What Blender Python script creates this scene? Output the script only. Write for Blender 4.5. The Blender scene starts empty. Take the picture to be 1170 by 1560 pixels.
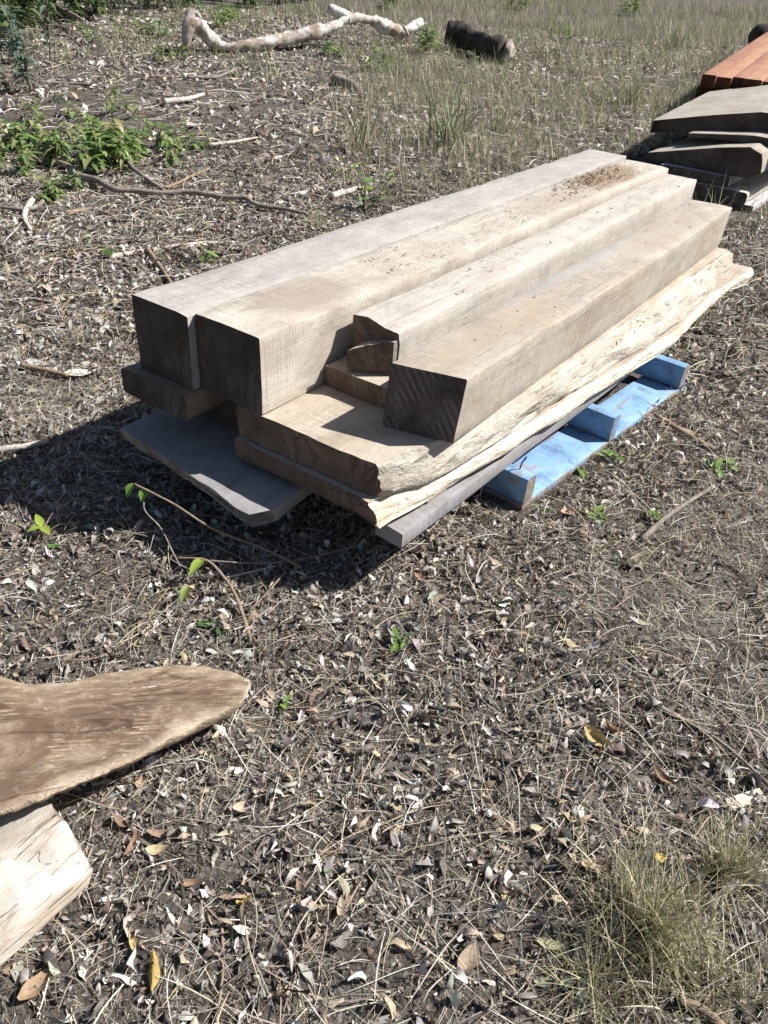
import bpy, math, random
import numpy as np
from mathutils import Vector, Matrix, noise as mn
rnd = random.Random(7)
RG = np.random.default_rng(11)
SC = bpy.context.scene
COL = SC.collection
PI = math.pi

# ------------------------------------------------------------------ camera
F, PXC, PYC, H = 1172.3, 585.0, 780.0, 1.19
PITCH, ROLL = math.radians(35.719), math.radians(4.2987)
fw = np.array([0, math.cos(PITCH), -math.sin(PITCH)])
up0 = np.array([0, math.sin(PITCH), math.cos(PITCH)])
rt0 = np.array([1.0, 0, 0])
rt = math.cos(ROLL)*rt0 + math.sin(ROLL)*up0
up = -math.sin(ROLL)*rt0 + math.cos(ROLL)*up0
cd = bpy.data.cameras.new('camera'); cam = bpy.data.objects.new('camera', cd); COL.objects.link(cam)
cam.matrix_world = Matrix(((rt[0], up[0], -fw[0], 0), (rt[1], up[1], -fw[1], 0), (rt[2], up[2], -fw[2], H), (0, 0, 0, 1)))
cd.sensor_fit = 'HORIZONTAL'; cd.sensor_width = 36; cd.lens = F/1170*36; cd.clip_end = 600; cd.clip_start = .02
SC.camera = cam

def ray(x, y): return rt*(x-PXC)/F - up*(y-PYC)/F + fw
def at(x, y, z):
    d = ray(x, y); q = d*((z-H)/d[2]); return Vector((q[0], q[1], z))

# ------------------------------------------------------------------ terrain
_T = RG.random((256, 256))
def vnoise(x, y):
    xi = np.floor(x).astype(int); yi = np.floor(y).astype(int); fx = x-xi; fy = y-yi
    fx = fx*fx*(3-2*fx); fy = fy*fy*(3-2*fy)
    a = _T[xi % 256, yi % 256]; b = _T[(xi+1) % 256, yi % 256]; c = _T[xi % 256, (yi+1) % 256]; d = _T[(xi+1) % 256, (yi+1) % 256]
    return (a*(1-fx)+b*fx)*(1-fy)+(c*(1-fx)+d*fx)*fy
def ramp_up(t):
    t = np.clip(t, 0, 45); return t*t/(t+2)
def hgt(x, y):
    x = np.asarray(x, float); y = np.asarray(y, float)
    r = .06*ramp_up(y-5.0)+.03*ramp_up(x-2.5)
    n = (vnoise(x*1.3+40, y*1.3+9)-.5)*.018+(vnoise(x*6+3, y*6+77)-.5)*.012+(vnoise(x*23+31, y*23)-.5)*.014
    n += (vnoise(x*60+5, y*60+50)-.5)*.008
    big = (vnoise(x*.35+11, y*.35+5)-.5)*.16*np.clip((y-5)/5, 0, 1)
    return r+n+big
def gz(x, y): return float(hgt(x, y))
def gat(px, py, dz=0.0):
    d = ray(px, py); lo, hi = .3, 60.0
    t = lo
    while t < hi:
        p = d*t
        if H+p[2] < gz(p[0], p[1])+dz: break
        t += .02 + t*.01
    a, b = t-.02-t*.01, t
    for _ in range(30):
        m = (a+b)/2; p = d*m
        if H+p[2] < gz(p[0], p[1])+dz: b = m
        else: a = m
    p = d*b; return Vector((p[0], p[1], H+p[2]))
def pxy(P):
    v = np.array(P)-np.array([0, 0, H]); w = v@fw
    return PXC+F*(v@rt)/w, PYC-F*(v@up)/w
def over(px, py, yb):
    """point standing above the ground seen at (px,yb), as high as row py"""
    g = gat(px, yb); lo, hi = -.2, 4.0
    for _ in range(40):
        m = (lo+hi)/2
        if pxy((g.x, g.y, g.z+m))[1] > py: lo = m
        else: hi = m
    return Vector((g.x, g.y, g.z+lo))

# ------------------------------------------------------------------ material helpers
class NT:
    def __init__(s, name):
        s.m = bpy.data.materials.new(name); s.m.use_nodes = True
        s.t = s.m.node_tree; s.t.nodes.clear()
        s.out = s.n('ShaderNodeOutputMaterial')
    def n(s, ty, **k):
        d = s.t.nodes.new(ty)
        for a, v in k.items():
            if a.startswith('_'): d.inputs[a[1:].replace('_', ' ')].default_value = v
            else: setattr(d, a, v)
        return d
    def l(s, a, b): s.t.links.new(a, b)
    def coord(s, scale=(1, 1, 1), kind='Object'):
        c = s.n('ShaderNodeTexCoord'); mp = s.n('ShaderNodeMapping'); mp.inputs['Scale'].default_value = scale
        s.l(c.outputs[kind], mp.inputs['Vector']); return mp.outputs[0]
    def noise(s, vec, scale=1, detail=4, rough=.6, dist=0):
        d = s.n('ShaderNodeTexNoise'); d.inputs['Scale'].default_value = scale; d.inputs['Detail'].default_value = detail
        d.inputs['Roughness'].default_value = rough; d.inputs['Distortion'].default_value = dist
        s.l(vec, d.inputs['Vector']); return d.outputs['Fac']
    def ramp(s, fac, stops, interp='LINEAR'):
        d = s.n('ShaderNodeValToRGB'); e = d.color_ramp; e.interpolation = interp
        while len(e.elements) < len(stops): e.elements.new(.5)
        for el, (p, c) in zip(e.elements, stops):
            el.position = p; el.color = (c, c, c, 1) if isinstance(c, (int, float)) else (*c, 1)
        s.l(fac, d.inputs[0]); return d.outputs[0]
    def mix(s, fac, a, b, mode='MIX'):
        d = s.n('ShaderNodeMix', data_type='RGBA', blend_type=mode)
        for v, i in ((fac, 0), (a, 6), (b, 7)):
            if isinstance(v, (int, float)): d.inputs[i].default_value = v
            elif isinstance(v, tuple): d.inputs[i].default_value = (*v, 1)
            else: s.l(v, d.inputs[i])
        return d.outputs[2]
    def math(s, op, a, b=0.0, c=None):
        d = s.n('ShaderNodeMath', operation=op)
        for i, v in enumerate((a, b, c)):
            if v is None: continue
            if isinstance(v, (int, float)): d.inputs[i].default_value = v
            else: s.l(v, d.inputs[i])
        return d.outputs[0]
    def bump(s, h, strength=.5, dist=.003, prev=None):
        d = s.n('ShaderNodeBump'); d.inputs['Strength'].default_value = strength; d.inputs['Distance'].default_value = dist
        s.l(h, d.inputs['Height'])
        if prev is not None: s.l(prev, d.inputs['Normal'])
        return d.outputs[0]
    def done(s, col, rough=.85, normal=None, spec=.25):
        b = s.n('ShaderNodeBsdfPrincipled')
        if isinstance(col, tuple): b.inputs['Base Color'].default_value = (*col, 1)
        else: s.l(col, b.inputs['Base Color'])
        if isinstance(rough, (int, float)): b.inputs['Roughness'].default_value = rough
        else: s.l(rough, b.inputs['Roughness'])
        b.inputs['Specular IOR Level'].default_value = spec
        if normal is not None: s.l(normal, b.inputs['Normal'])
        s.l(b.outputs[0], s.out.inputs[0]); return s.m

def mix3(a, b, t): return tuple(x*(1-t)+y*t for x, y in zip(a, b))

def wood_long(name, pale, tan, grey, seed=0.0, tanpos=.5, greypos=.5, flecks=.0, cracks=.16, dark=(.09, .065, .045), patch=None):
    """weathered sawn face, grain along local Y"""
    k = NT(name); c0 = k.n('ShaderNodeTexCoord')
    off = k.n('ShaderNodeVectorMath', operation='ADD'); k.l(c0.outputs['Object'], off.inputs[0]); off.inputs[1].default_value = (seed*3.1, seed*1.7, seed*.9)
    def cs(s):
        mp = k.n('ShaderNodeMapping'); mp.inputs['Scale'].default_value = s; k.l(off.outputs[0], mp.inputs['Vector']); return mp.outputs[0]
    g1 = k.noise(cs((16, .8, 16)), 1, 5, .6, .4)
    g2 = k.noise(cs((110, 3, 110)), 1, 3, .6)
    pt = k.noise(cs((5, 2.4, 5)), 1, 6, .68, .7)
    pg = k.noise(cs((7, 3.2, 7)), 1.3, 7, .7, .9)
    fine = k.noise(cs((220, 160, 220)), 1, 2, .7)
    col = k.mix(k.ramp(pt, [(tanpos-.06, 0), (tanpos+.12, 1)]), pale, tan)
    col = k.mix(k.math('MULTIPLY', k.ramp(pg, [(greypos-.02, 0), (greypos+.16, 1)]), .75), col, grey)
    col = k.mix(k.ramp(g1, [(.3, .14), (.5, 0), (1, 0)]), col, mix3(tan, dark, .6))
    col = k.mix(k.ramp(g2, [(.3, .17), (.55, 0)]), col, mix3(tan, dark, .4))
    # saw marks: fine bands across the grain, uneven
    w = k.n('ShaderNodeTexWave', wave_type='BANDS', bands_direction='Y'); w.inputs['Scale'].default_value = 34; w.inputs['Distortion'].default_value = 1.6
    w.inputs['Detail'].default_value = 2; w.inputs['Detail Scale'].default_value = .6
    rot = k.n('ShaderNodeMapping'); rot.inputs['Rotation'].default_value = (.25, 0, .12); k.l(off.outputs[0], rot.inputs['Vector']); k.l(rot.outputs[0], w.inputs['Vector'])
    swm = k.math('MULTIPLY', w.outputs['Fac'], k.ramp(k.noise(cs((3, 1.5, 3)), 1.1, 3), [(.4, 0), (.65, 1)]))
    col = k.mix(k.math('MULTIPLY', swm, .06), col, mix3(grey, dark, .4))
    du = k.noise(cs((24, 13, 24)), 1, 5, .7, .5); col = k.mix(k.ramp(du, [(.46, 0), (.66, .35)]), col, tuple(min(.8, x*1.22) for x in pale))
    mo = k.noise(cs((13, 9, 13)), 1, 6, .72, .4); col = k.mix(k.ramp(mo, [(.36, .32), (.5, 0)]), col, mix3(grey, dark, .35))
    sl = k.n('ShaderNodeMapping'); sl.inputs['Rotation'].default_value = (.18, 0, .10); sl.inputs['Scale'].default_value = (5, 190, 5); k.l(off.outputs[0], sl.inputs['Vector'])
    sln = k.noise(sl.outputs[0], 1, 3, .65, .3)
    slm = k.math('MULTIPLY', k.ramp(sln, [(.32, 1), (.5, 0)]), k.ramp(k.noise(cs((4, 2.5, 4)), 1.4, 4, .7), [(.42, .1), (.6, 1)]))
    col = k.mix(k.math('MULTIPLY', slm, .42), col, mix3(grey, dark, .45))
    sp2 = k.noise(cs((75, 45, 75)), 1, 4, .75, .3); col = k.mix(k.ramp(sp2, [(.30, .5), (.44, 0)]), col, mix3(grey, dark, .5)); col = k.mix(k.ramp(sp2, [(.60, 0), (.72, .3)]), col, tuple(min(.8, x*1.25) for x in pale))
    # long drying cracks
    ck = k.noise(cs((26, .9, 26)), 1, 3, .5, 1.2)
    ckm = k.ramp(k.math('ABSOLUTE', k.math('SUBTRACT', ck, .5)), [(0, 1), (.006, .8), (.014, 0)])
    ckm = k.math('MULTIPLY', ckm, k.ramp(k.noise(cs((5, 1.3, 5)), 1, 2), [(.52, 0), (.6, cracks)]))
    col = k.mix(ckm, col, dark)
    if flecks > 0:
        fl = k.noise(cs((90, 20, 90)), 1, 3, .6, .5)
        col = k.mix(k.ramp(fl, [(.62, 0), (.68, flecks)]), col, mix3(dark, tan, .35))
    col = k.mix(k.ramp(fine, [(.3, .36), (.5, 0)]), col, mix3(grey, dark, .5))
    dirt = k.noise(cs((38, 30, 38)), 1, 4, .7)
    col = k.mix(k.ramp(dirt, [(.66, 0), (.74, .4)]), col, mix3(tan, dark, .6))
    if patch:
        for (cx, cy, rx, ry, pc, am) in patch:
            sp = k.n('ShaderNodeMapping'); sp.inputs['Location'].default_value = (-cx/rx, -cy/ry, 0); sp.inputs['Scale'].default_value = (1/rx, 1/ry, 0)
            k.l(c0.outputs['Object'], sp.inputs['Vector'])
            ln = k.n('ShaderNodeVectorMath', operation='LENGTH'); k.l(sp.outputs[0], ln.inputs[0])
            dd = k.math('ADD', ln.outputs['Value'], k.math('MULTIPLY', k.math('SUBTRACT', pt, .5), 2.2))
            dd = k.math('ADD', dd, k.math('MULTIPLY', k.math('SUBTRACT', pg, .5), 1.2))
            col = k.mix(k.ramp(dd, [(.6, am), (1.05, 0)]), col, pc)
    hb = k.math('ADD', k.math('ADD', k.math('MULTIPLY', g2, .3), k.math('MULTIPLY', g1, .5)), k.math('ADD', k.math('MULTIPLY', slm, -.35), k.math('MULTIPLY', mo, .6)))
    hb = k.math('SUBTRACT', hb, k.math('MULTIPLY', ckm, 2.0))
    nm = k.bump(hb, .75, .0035); nm = k.bump(fine, .25, .0015, nm)
    return k.done(col, .88, nm, .15)

def wood_end(name, light, dark, pith=(.3, -.1), ringscale=55, ridges=0.0, seed=0.0):
    k = NT(name); c0 = k.n('ShaderNodeTexCoord')
    mp = k.n('ShaderNodeMapping'); mp.inputs['Location'].default_value = (-pith[0], 0, -pith[1]); k.l(c0.outputs['Object'], mp.inputs['Vector'])
    sq = k.n('ShaderNodeMapping'); sq.inputs['Scale'].default_value = (1, 0, 1); k.l(mp.outputs[0], sq.inputs['Vector'])
    ln = k.n('ShaderNodeVectorMath', operation='LENGTH'); k.l(sq.outputs[0], ln.inputs[0])
    nz = k.noise(k.coord((6, 6, 6)), 1, 4, .6)
    r = k.math('ADD', ln.outputs['Value'], k.math('MULTIPLY', nz, .05))
    ring = k.math('SINE', k.math('MULTIPLY', r, ringscale*6.28))
    big = k.noise(k.coord((9, 9, 9)), 1, 5, .65, .5)
    fine = k.noise(k.coord((150, 150, 150)), 1, 3, .7)
    col = k.mix(k.ramp(big, [(.35, 0), (.68, 1)]), dark, light)
    col = k.mix(k.math('MULTIPLY', k.ramp(ring, [(0, 1), (.6, 0)]), .13 if ridges == 0 else .06), col, mix3(dark, (.02, .015, .012), .5))
    col = k.mix(k.ramp(fine, [(.35, .35), (.55, 0)]), col, dark)
    sx = k.n('ShaderNodeSeparateXYZ'); k.l(mp.outputs[0], sx.inputs[0]); ang = k.math('ARCTAN2', sx.outputs[2], sx.outputs[0])
    cv = k.n('ShaderNodeCombineXYZ'); k.l(k.math('MULTIPLY', ang, 9.0), cv.inputs[0]); k.l(k.math('MULTIPLY', ln.outputs['Value'], 7.0), cv.inputs[1]); cv.inputs[2].default_value = pith[0]*7
    rc = k.noise(cv.outputs[0], 1, 3, .6, .3); rcm = k.math('MULTIPLY', k.ramp(k.math('ABSOLUTE', k.math('SUBTRACT', rc, .5)), [(0, 1), (.008, .6), (.022, 0)]), k.ramp(big, [(.42, .2), (.55, 1)]))
    col = k.mix(k.math('MULTIPLY', rcm, .5 if ridges == 0 else .25), col, (.02, .015, .012))
    scf = k.noise(k.coord((45, 20, 120)), 1, 3, .6, .8); col = k.mix(k.math('MULTIPLY', k.ramp(scf, [(.6, 0), (.72, .35)]), k.ramp(big, [(.45, 0), (.6, 1)])), col, tuple(x*2.2 for x in light))
    h = k.math('ADD', k.math('MULTIPLY', ring, .04), k.math('MULTIPLY', fine, .5))
    if ridges > 0:
        rr = k.n('ShaderNodeMapping'); rr.inputs['Rotation'].default_value = (0, math.radians(31), 0); k.l(c0.outputs['Object'], rr.inputs['Vector'])
        w = k.n('ShaderNodeTexWave', wave_type='BANDS', bands_direction='X'); w.inputs['Scale'].default_value = 19; w.inputs['Distortion'].default_value = 1.4
        w.inputs['Detail'].default_value = 3; w.inputs['Detail Scale'].default_value = 1.5
        k.l(rr.outputs[0], w.inputs['Vector'])
        lo = k.ramp(k.noise(k.coord((5, 5, 5)), 1.3, 2), [(.42, .25), (.6, 1)])
        wf = k.math('MULTIPLY', w.outputs['Fac'], lo)
        h = k.math('ADD', h, k.math('MULTIPLY', wf, 2.2*ridges))
        wf = k.ramp(wf, [(.35, 0), (.75, 1)])
        col = k.mix(k.math('MULTIPLY', wf, .42*ridges), col, mix3(light, (.5, .45, .42), .4))
    h = k.math('SUBTRACT', h, k.math('MULTIPLY', rcm, 1.0 if ridges == 0 else .4))
    nm = k.bump(h, .7, .004)
    return k.done(col, .9, nm, .12)

def live_edge(name, pale, tan, dark, seed=0.0, fl=.7):
    k = NT(name); v = k.coord((70, 11, 55)); v2 = k.coord((14, 2.2, 14)); v3 = k.coord((240, 60, 240))
    a = k.noise(v, 1, 4, .65, .6); b = k.noise(v2, 1, 5, .65, .6); c = k.noise(v3, 1, 3, .7)
    col = k.mix(k.ramp(b, [(.42, 0), (.7, 1)]), pale, tan)
    col = k.mix(k.ramp(a, [(.56, 0), (.66, fl)]), col, mix3(dark, tan, .25))
    col = k.mix(k.ramp(c, [(.3, .3), (.5, 0)]), col, tan)
    h = k.math('ADD', k.math('MULTIPLY', a, -1.2), k.math('ADD', k.math('MULTIPLY', b, 1.4), k.math('MULTIPLY', c, .4)))
    return k.done(col, .9, k.bump(h, .9, .008), .12)

def tube_mat(name, a, b, dark, sc=1.0):
    k = NT(name); n1 = k.noise(k.coord((9*sc, 9*sc, 9*sc)), 1, 5, .65, .6); n2 = k.noise(k.coord((60*sc, 60*sc, 60*sc)), 1, 4, .65); 
    col = k.mix(k.ramp(n1, [(.38, 0), (.62, 1)]), a, b); col = k.mix(k.ramp(n2, [(.35, .6), (.5, 0)]), col, dark)
    return k.done(col, .9, k.bump(k.math('ADD', n1, n2), .7, .006), .12)

def attr_mat(name, transl=.25, rough=.7, spec=.25, var=True):
    """foliage/litter: colour of each piece in the 'col' attribute"""
    k = NT(name); a = k.n('ShaderNodeAttribute', attribute_name='col')
    col = a.outputs['Color']
    if var:
        nz = k.noise(k.coord((140, 140, 140)), 1, 3, .6)
        col = k.mix(k.ramp(nz, [(.35, .3), (.6, 0)]), col, (.045, .035, .028))
    b = k.n('ShaderNodeBsdfPrincipled'); k.l(col, b.inputs['Base Color']); b.inputs['Roughness'].default_value = rough; b.inputs['Specular IOR Level'].default_value = spec
    tr = k.n('ShaderNodeBsdfTranslucent'); k.l(col, tr.inputs['Color'])
    mx = k.n('ShaderNodeMixShader'); mx.inputs[0].default_value = transl; k.l(b.outputs[0], mx.inputs[1]); k.l(tr.outputs[0], mx.inputs[2])
    k.l(mx.outputs[0], k.out.inputs[0]); return k.m

M = {}
PALE, TAN, GREY = (.52, .455, .375), (.40, .30, .205), (.33, .295, .265)
DARK = (.075, .055, .042)
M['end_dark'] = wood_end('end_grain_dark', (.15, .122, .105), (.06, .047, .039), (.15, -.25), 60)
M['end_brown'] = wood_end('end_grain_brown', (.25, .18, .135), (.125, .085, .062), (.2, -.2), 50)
M['end_ridged'] = wood_end('end_grain_ridged', (.20, .165, .145), (.07, .056, .048), (.19, .17), 70, 1.0)
M['beam_grey'] = wood_long('sawn_face_grey', (.455, .418, .38), (.395, .355, .315), (.355, .335, .315), 1.0, .55, .42, patch=None)
M['beam_cream'] = wood_long('sawn_face_cream', (.52, .475, .41), (.41, .35, .285), (.36, .33, .295), 2.3, .53, .57,
    patch=[(.10, .26, .11, .20, (.29, .235, .185), .7), (.11, 1.75, .10, .5, (.33, .265, .20), .45), (.07, 2.2, .12, .28, (.24, .165, .105), .75)])
M['beam_split'] = wood_long('sawn_face_split', (.51, .468, .41), (.43, .375, .315), (.38, .355, .325), 3.7, .58, .55)
M['beam_tan'] = wood_long('sawn_face_tan', (.47, .425, .36), (.395, .33, .26), (.345, .315, .285), 5.2, .50, .54,
    patch=[(.08, .35, .07, .45, (.38, .305, .225), .55), (.09, 1.5, .07, .4, (.37, .30, .23), .45), (.02, .9, .05, .5, (.38, .36, .34), .6)])
M['beam_tan_plain'] = wood_long('sawn_face_weathered_tan', (.44, .40, .34), (.36, .30, .235), (.30, .285, .265), 15.2, .5, .5)
M['slab_top'] = wood_long('slab_top', (.48, .42, .34), (.38, .31, .235), (.34, .30, .255), 7.1, .52, .6)
M['live'] = live_edge('live_edge_pale', (.53, .49, .42), (.37, .305, .235), DARK)
M['live_white'] = live_edge('splintered_white', (.70, .655, .56), (.52, .41, .28), DARK, 0, .45)
M['board_grey'] = wood_long('weathered_grey', (.33, .325, .33), (.27, .25, .24), (.22, .215, .22), 8.8, .5, .5)
M['slab_blue'] = wood_long('weathered_slate', (.30, .29, .29), (.23, .21, .20), (.20, .20, .21), 9.4, .5, .5)
M['slab_rim'] = live_edge('slab_rim', (.42, .38, .34), (.22, .16, .12), DARK)
M['plank_brown'] = wood_long('dull_brown_wood', (.33, .245, .185), (.25, .17, .12), (.22, .18, .15), 10.1, .5, .55)  # plain brown wood for packing timbers, cross bearers and a bark piece
M['silver'] = wood_long('silver_plank', (.55, .54, .55), (.42, .40, .40), (.30, .29, .30), 11.7, .55, .55)
M['red'] = wood_long('red_timber', (.38, .20, .13), (.30, .145, .095), (.33, .25, .205), 12.5, .45, .6, dark=(.10, .035, .02))
M['red2'] = wood_long('red_timber_light', (.46, .25, .15), (.36, .185, .11), (.40, .31, .255), 13.9, .5, .55, dark=(.10, .035, .02))
M['red_end'] = wood_end('red_end', (.12, .05, .03), (.05, .025, .018), (.2, -.2), 50)
M['soot'] = tube_mat('charred_bark', (.035, .03, .027), (.075, .062, .052), (.012, .01, .01), 1.0)
M['dead_white'] = tube_mat('bleached_dead_wood', (.64, .62, .58), (.27, .20, .145), (.12, .09, .07), .4)
M['stick'] = tube_mat('grey_stick', (.20, .165, .14), (.34, .30, .26), (.07, .055, .045), 2.2)
M['stick_pale'] = tube_mat('pale_stick', (.62, .58, .52), (.42, .36, .29), (.18, .14, .11), 2.2)
M['stick_brown'] = tube_mat('brown_twig', (.26, .185, .125), (.36, .28, .20), (.10, .07, .05), 5)
M['stick_green'] = tube_mat('green_stem', (.16, .17, .07), (.24, .20, .10), (.08, .07, .04), 6)
M['metal'] = tube_mat('galvanised_post', (.40, .42, .45), (.33, .35, .38), (.2, .2, .2), 2)
M['nail'] = tube_mat('rusty_nail', (.12, .07, .05), (.08, .05, .04), (.03, .02, .02), 20)
M['litter'] = attr_mat('dry_litter', .12, .75, .25)
M['grass'] = attr_mat('grass_blade', .25, .6, .3, False)
M['leaf'] = attr_mat('green_leaf', .3, .42, .45, False)

def blue_paint():
    k = NT('worn_blue_paint'); n1 = k.noise(k.coord((18, 5, 18)), 1, 6, .7, .6); n2 = k.noise(k.coord((90, 25, 90)), 1, 4, .7); n3 = k.noise(k.coord((7, 7, 7)), 1, 4, .6)
    col = k.mix(k.ramp(n3, [(.35, 0), (.65, 1)]), (.18, .34, .57), (.27, .44, .65))
    col = k.mix(k.ramp(n1, [(.56, 0), (.63, .85)]), col, (.30, .255, .205))
    col = k.mix(k.ramp(n2, [(.58, 0), (.68, .6)]), col, (.36, .35, .34)); n5 = k.noise(k.coord((11, 14, 11)), 1, 6, .75); col = k.mix(k.ramp(n5, [(.34, .75), (.5, 0)]), col, (.09, .13, .19)); n6 = k.noise(k.coord((45, 45, 45)), 1, 5, .75); col = k.mix(k.ramp(n6, [(.58, 0), (.7, .6)]), col, (.27, .235, .19))
    return k.done(col, .6, k.bump(k.math('ADD', n1, n2), .5, .003), .35)
M['blue'] = blue_paint()
def pallet_raw():
    k = NT('pallet_raw_edge'); n1 = k.noise(k.coord((25, 60, 60)), 1, 5, .7); n3 = k.noise(k.coord((9, 9, 9)), 1, 4, .6)
    col = k.mix(k.ramp(n1, [(.35, 0), (.65, 1)]), (.15, .115, .09), (.33, .28, .23)); col = k.mix(k.ramp(n3, [(.5, 0), (.6, .8)]), col, (.16, .33, .60))
    return k.done(col, .85, k.bump(n1, .6, .004), .2)
M['pallet_raw'] = pallet_raw()

def foreground_slab_mat():
    k = NT('figured_slab_face')
    c0 = k.n('ShaderNodeTexCoord')
    nzv = k.n('ShaderNodeTexNoise'); nzv.inputs['Scale'].default_value = 4.5; nzv.inputs['Detail'].default_value = 3; k.l(c0.outputs['Object'], nzv.inputs['Vector'])
    a = k.n('ShaderNodeVectorMath', operation='MULTIPLY_ADD'); k.l(nzv.outputs['Color'], a.inputs[0]); a.inputs[1].default_value = (.10, .10, 0); k.l(c0.outputs['Object'], a.inputs[2])
    def rings(cx, cy, sx, sy, rot=0):
        mp = k.n('ShaderNodeMapping', vector_type='TEXTURE'); mp.inputs['Location'].default_value = (cx, cy, 0); mp.inputs['Rotation'].default_value = (0, 0, rot); mp.inputs['Scale'].default_value = (sx, sy, 1)
        k.l(a.outputs[0], mp.inputs['Vector'])
        fl = k.n('ShaderNodeMapping'); fl.inputs['Scale'].default_value = (1, 1, 0); k.l(mp.outputs[0], fl.inputs['Vector'])
        ln = k.n('ShaderNodeVectorMath', operation='LENGTH'); k.l(fl.outputs[0], ln.inputs[0]); return ln.outputs['Value']
    r1 = rings(.32, .015, 1.0, .55, .15); r2 = rings(-.12, .0, 1.3, .50, .1)
    r = k.math('SMOOTH_MIN', r1, r2, .12)
    n1 = k.noise(k.coord((7, 7, 7)), 1, 5, .6, .5)
    rr = k.math('ADD', r, k.math('MULTIPLY', n1, .05))
    s1 = k.math('SINE', k.math('MULTIPLY', rr, 190)); s2 = k.math('SINE', k.math('MULTIPLY', rr, 520))
    col = k.ramp(r, [(.0, (.13, .085, .055)), (.08, (.20, .135, .09)), (.15, (.13, .085, .055)), (.21, (.21, .145, .10)), (.30, (.35, .27, .19))])
    col = k.mix(k.math('MULTIPLY', k.ramp(s1, [(.2, 1), (.8, 0)]), .5), col, (.12, .065, .035))
    col = k.mix(k.math('MULTIPLY', k.ramp(s2, [(.2, 1), (.8, 0)]), .18), col, (.14, .08, .045))
    big = k.noise(k.coord((5, 9, 5)), 1.4, 6, .7, 1)
    col = k.mix(k.ramp(big, [(.46, 0), (.64, .7)]), col, (.35, .285, .21))
    bk = k.noise(k.coord((4, 11, 4)), 1.7, 5, .7, 1); col = k.mix(k.ramp(bk, [(.40, .75), (.54, 0)]), col, (.10, .07, .05))
    ra = k.n('ShaderNodeAttribute', attribute_name='rim'); rf = k.math('ADD', ra.outputs['Fac'], k.math('MULTIPLY', k.math('SUBTRACT', n1, .5), .45))
    col = k.mix(k.ramp(rf, [(.84, 0), (.93, .5), (1.02, .8)]), col, k.mix(k.ramp(n1, [(.4, 0), (.6, 1)]), (.31, .24, .165), (.44, .37, .28)))
    # saw scratches, pale, along one direction
    sm = k.n('ShaderNodeMapping'); sm.inputs['Rotation'].default_value = (0, 0, .35); sm.inputs['Scale'].default_value = (18, 260, 1); k.l(c0.outputs['Object'], sm.inputs['Vector'])
    sc = k.noise(sm.outputs[0], 1, 3, .6); lm = k.noise(k.coord((11, 11, 11)), 1, 3, .6)
    col = k.mix(k.math('MULTIPLY', k.ramp(sc, [(.54, 0), (.64, 1)]), k.ramp(lm, [(.5, 0), (.62, .6)])), col, (.56, .45, .31))
    fm = k.noise(k.coord((170, 170, 170)), 1, 3, .7)
    col = k.mix(k.ramp(fm, [(.32, .35), (.5, 0)]), col, (.13, .085, .05))
    wh = k.noise(k.coord((48, 62, 48)), 1, 3, .6, .8)
    col = k.mix(k.ramp(wh, [(.70, 0), (.73, .8)]), col, (.62, .58, .53))
    po = k.noise(k.coord((70, 420, 70)), 1, 3, .7); col = k.mix(k.ramp(po, [(.34, .55), (.47, 0)]), col, (.10, .065, .04))
    dm = k.noise(k.coord((30, 45, 30)), 1, 5, .75, .4); col = k.mix(k.ramp(dm, [(.34, .5), (.48, 0)]), col, (.12, .085, .06)); col = k.mix(k.ramp(dm, [(.56, 0), (.7, .35)]), col, (.50, .42, .33))
    ck = k.noise(k.coord((2.2, 16, 1)), 1, 2, .5, .8)
    cm = k.math('MULTIPLY', k.ramp(k.math('ABSOLUTE', k.math('SUBTRACT', ck, .47)), [(0, 1), (.008, .7), (.016, 0)]), k.ramp(big, [(.4, .8), (.55, .1)]))
    col = k.mix(cm, col, (.05, .03, .02))
    h = k.math('ADD', k.math('MULTIPLY', s2, .06), k.math('ADD', k.math('MULTIPLY', fm, .35), k.math('MULTIPLY', sc, .5)))
    h = k.math('SUBTRACT', h, k.math('MULTIPLY', cm, 2.0))
    return k.done(col, .8, k.bump(h, .5, .003), .2)
M['figured'] = foreground_slab_mat()
M['sapwood'] = live_edge('sapwood_rim', (.42, .345, .25), (.28, .20, .135), (.10, .07, .05), 0, .4)
def offcut_mat():
    k = NT('bleached_offcut'); c = k.coord((1, 1, 1))
    b = k.noise(k.coord((9, 3.5, 9)), 1, 5, .65, .8); a = k.noise(k.coord((70, 10, 60)), 1, 4, .65, .5); f = k.noise(k.coord((180, 60, 180)), 1, 3, .7)
    ck = k.noise(k.coord((15, 2.2, 15)), 1, 3, .55, 1.4)
    col = k.mix(k.ramp(b, [(.40, 0), (.56, 1)]), (.50, .48, .445), (.34, .285, .225))
    col = k.mix(k.ramp(k.noise(k.coord((3, 3, 3)), 1.7, 4), [(.5, 0), (.6, .7)]), col, (.42, .36, .28))
    col = k.mix(k.ramp(a, [(.58, 0), (.68, .5)]), col, (.22, .16, .11)); col = k.mix(k.ramp(f, [(.3, .35), (.5, 0)]), col, (.33, .27, .2))
    cm = k.ramp(k.math('ABSOLUTE', k.math('SUBTRACT', ck, .5)), [(0, 1), (.003, .6), (.008, 0)])
    cm = k.math('MULTIPLY', cm, k.ramp(b, [(.45, 0), (.55, 1)]))
    col = k.mix(k.math('MULTIPLY', cm, .7), col, (.08, .055, .04))
    h = k.math('SUBTRACT', k.math('ADD', b, k.math('MULTIPLY', f, .5)), k.math('MULTIPLY', cm, 1.5))
    return k.done(col, .9, k.bump(h, .8, .006), .12)
M['offcut'] = offcut_mat()

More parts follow.
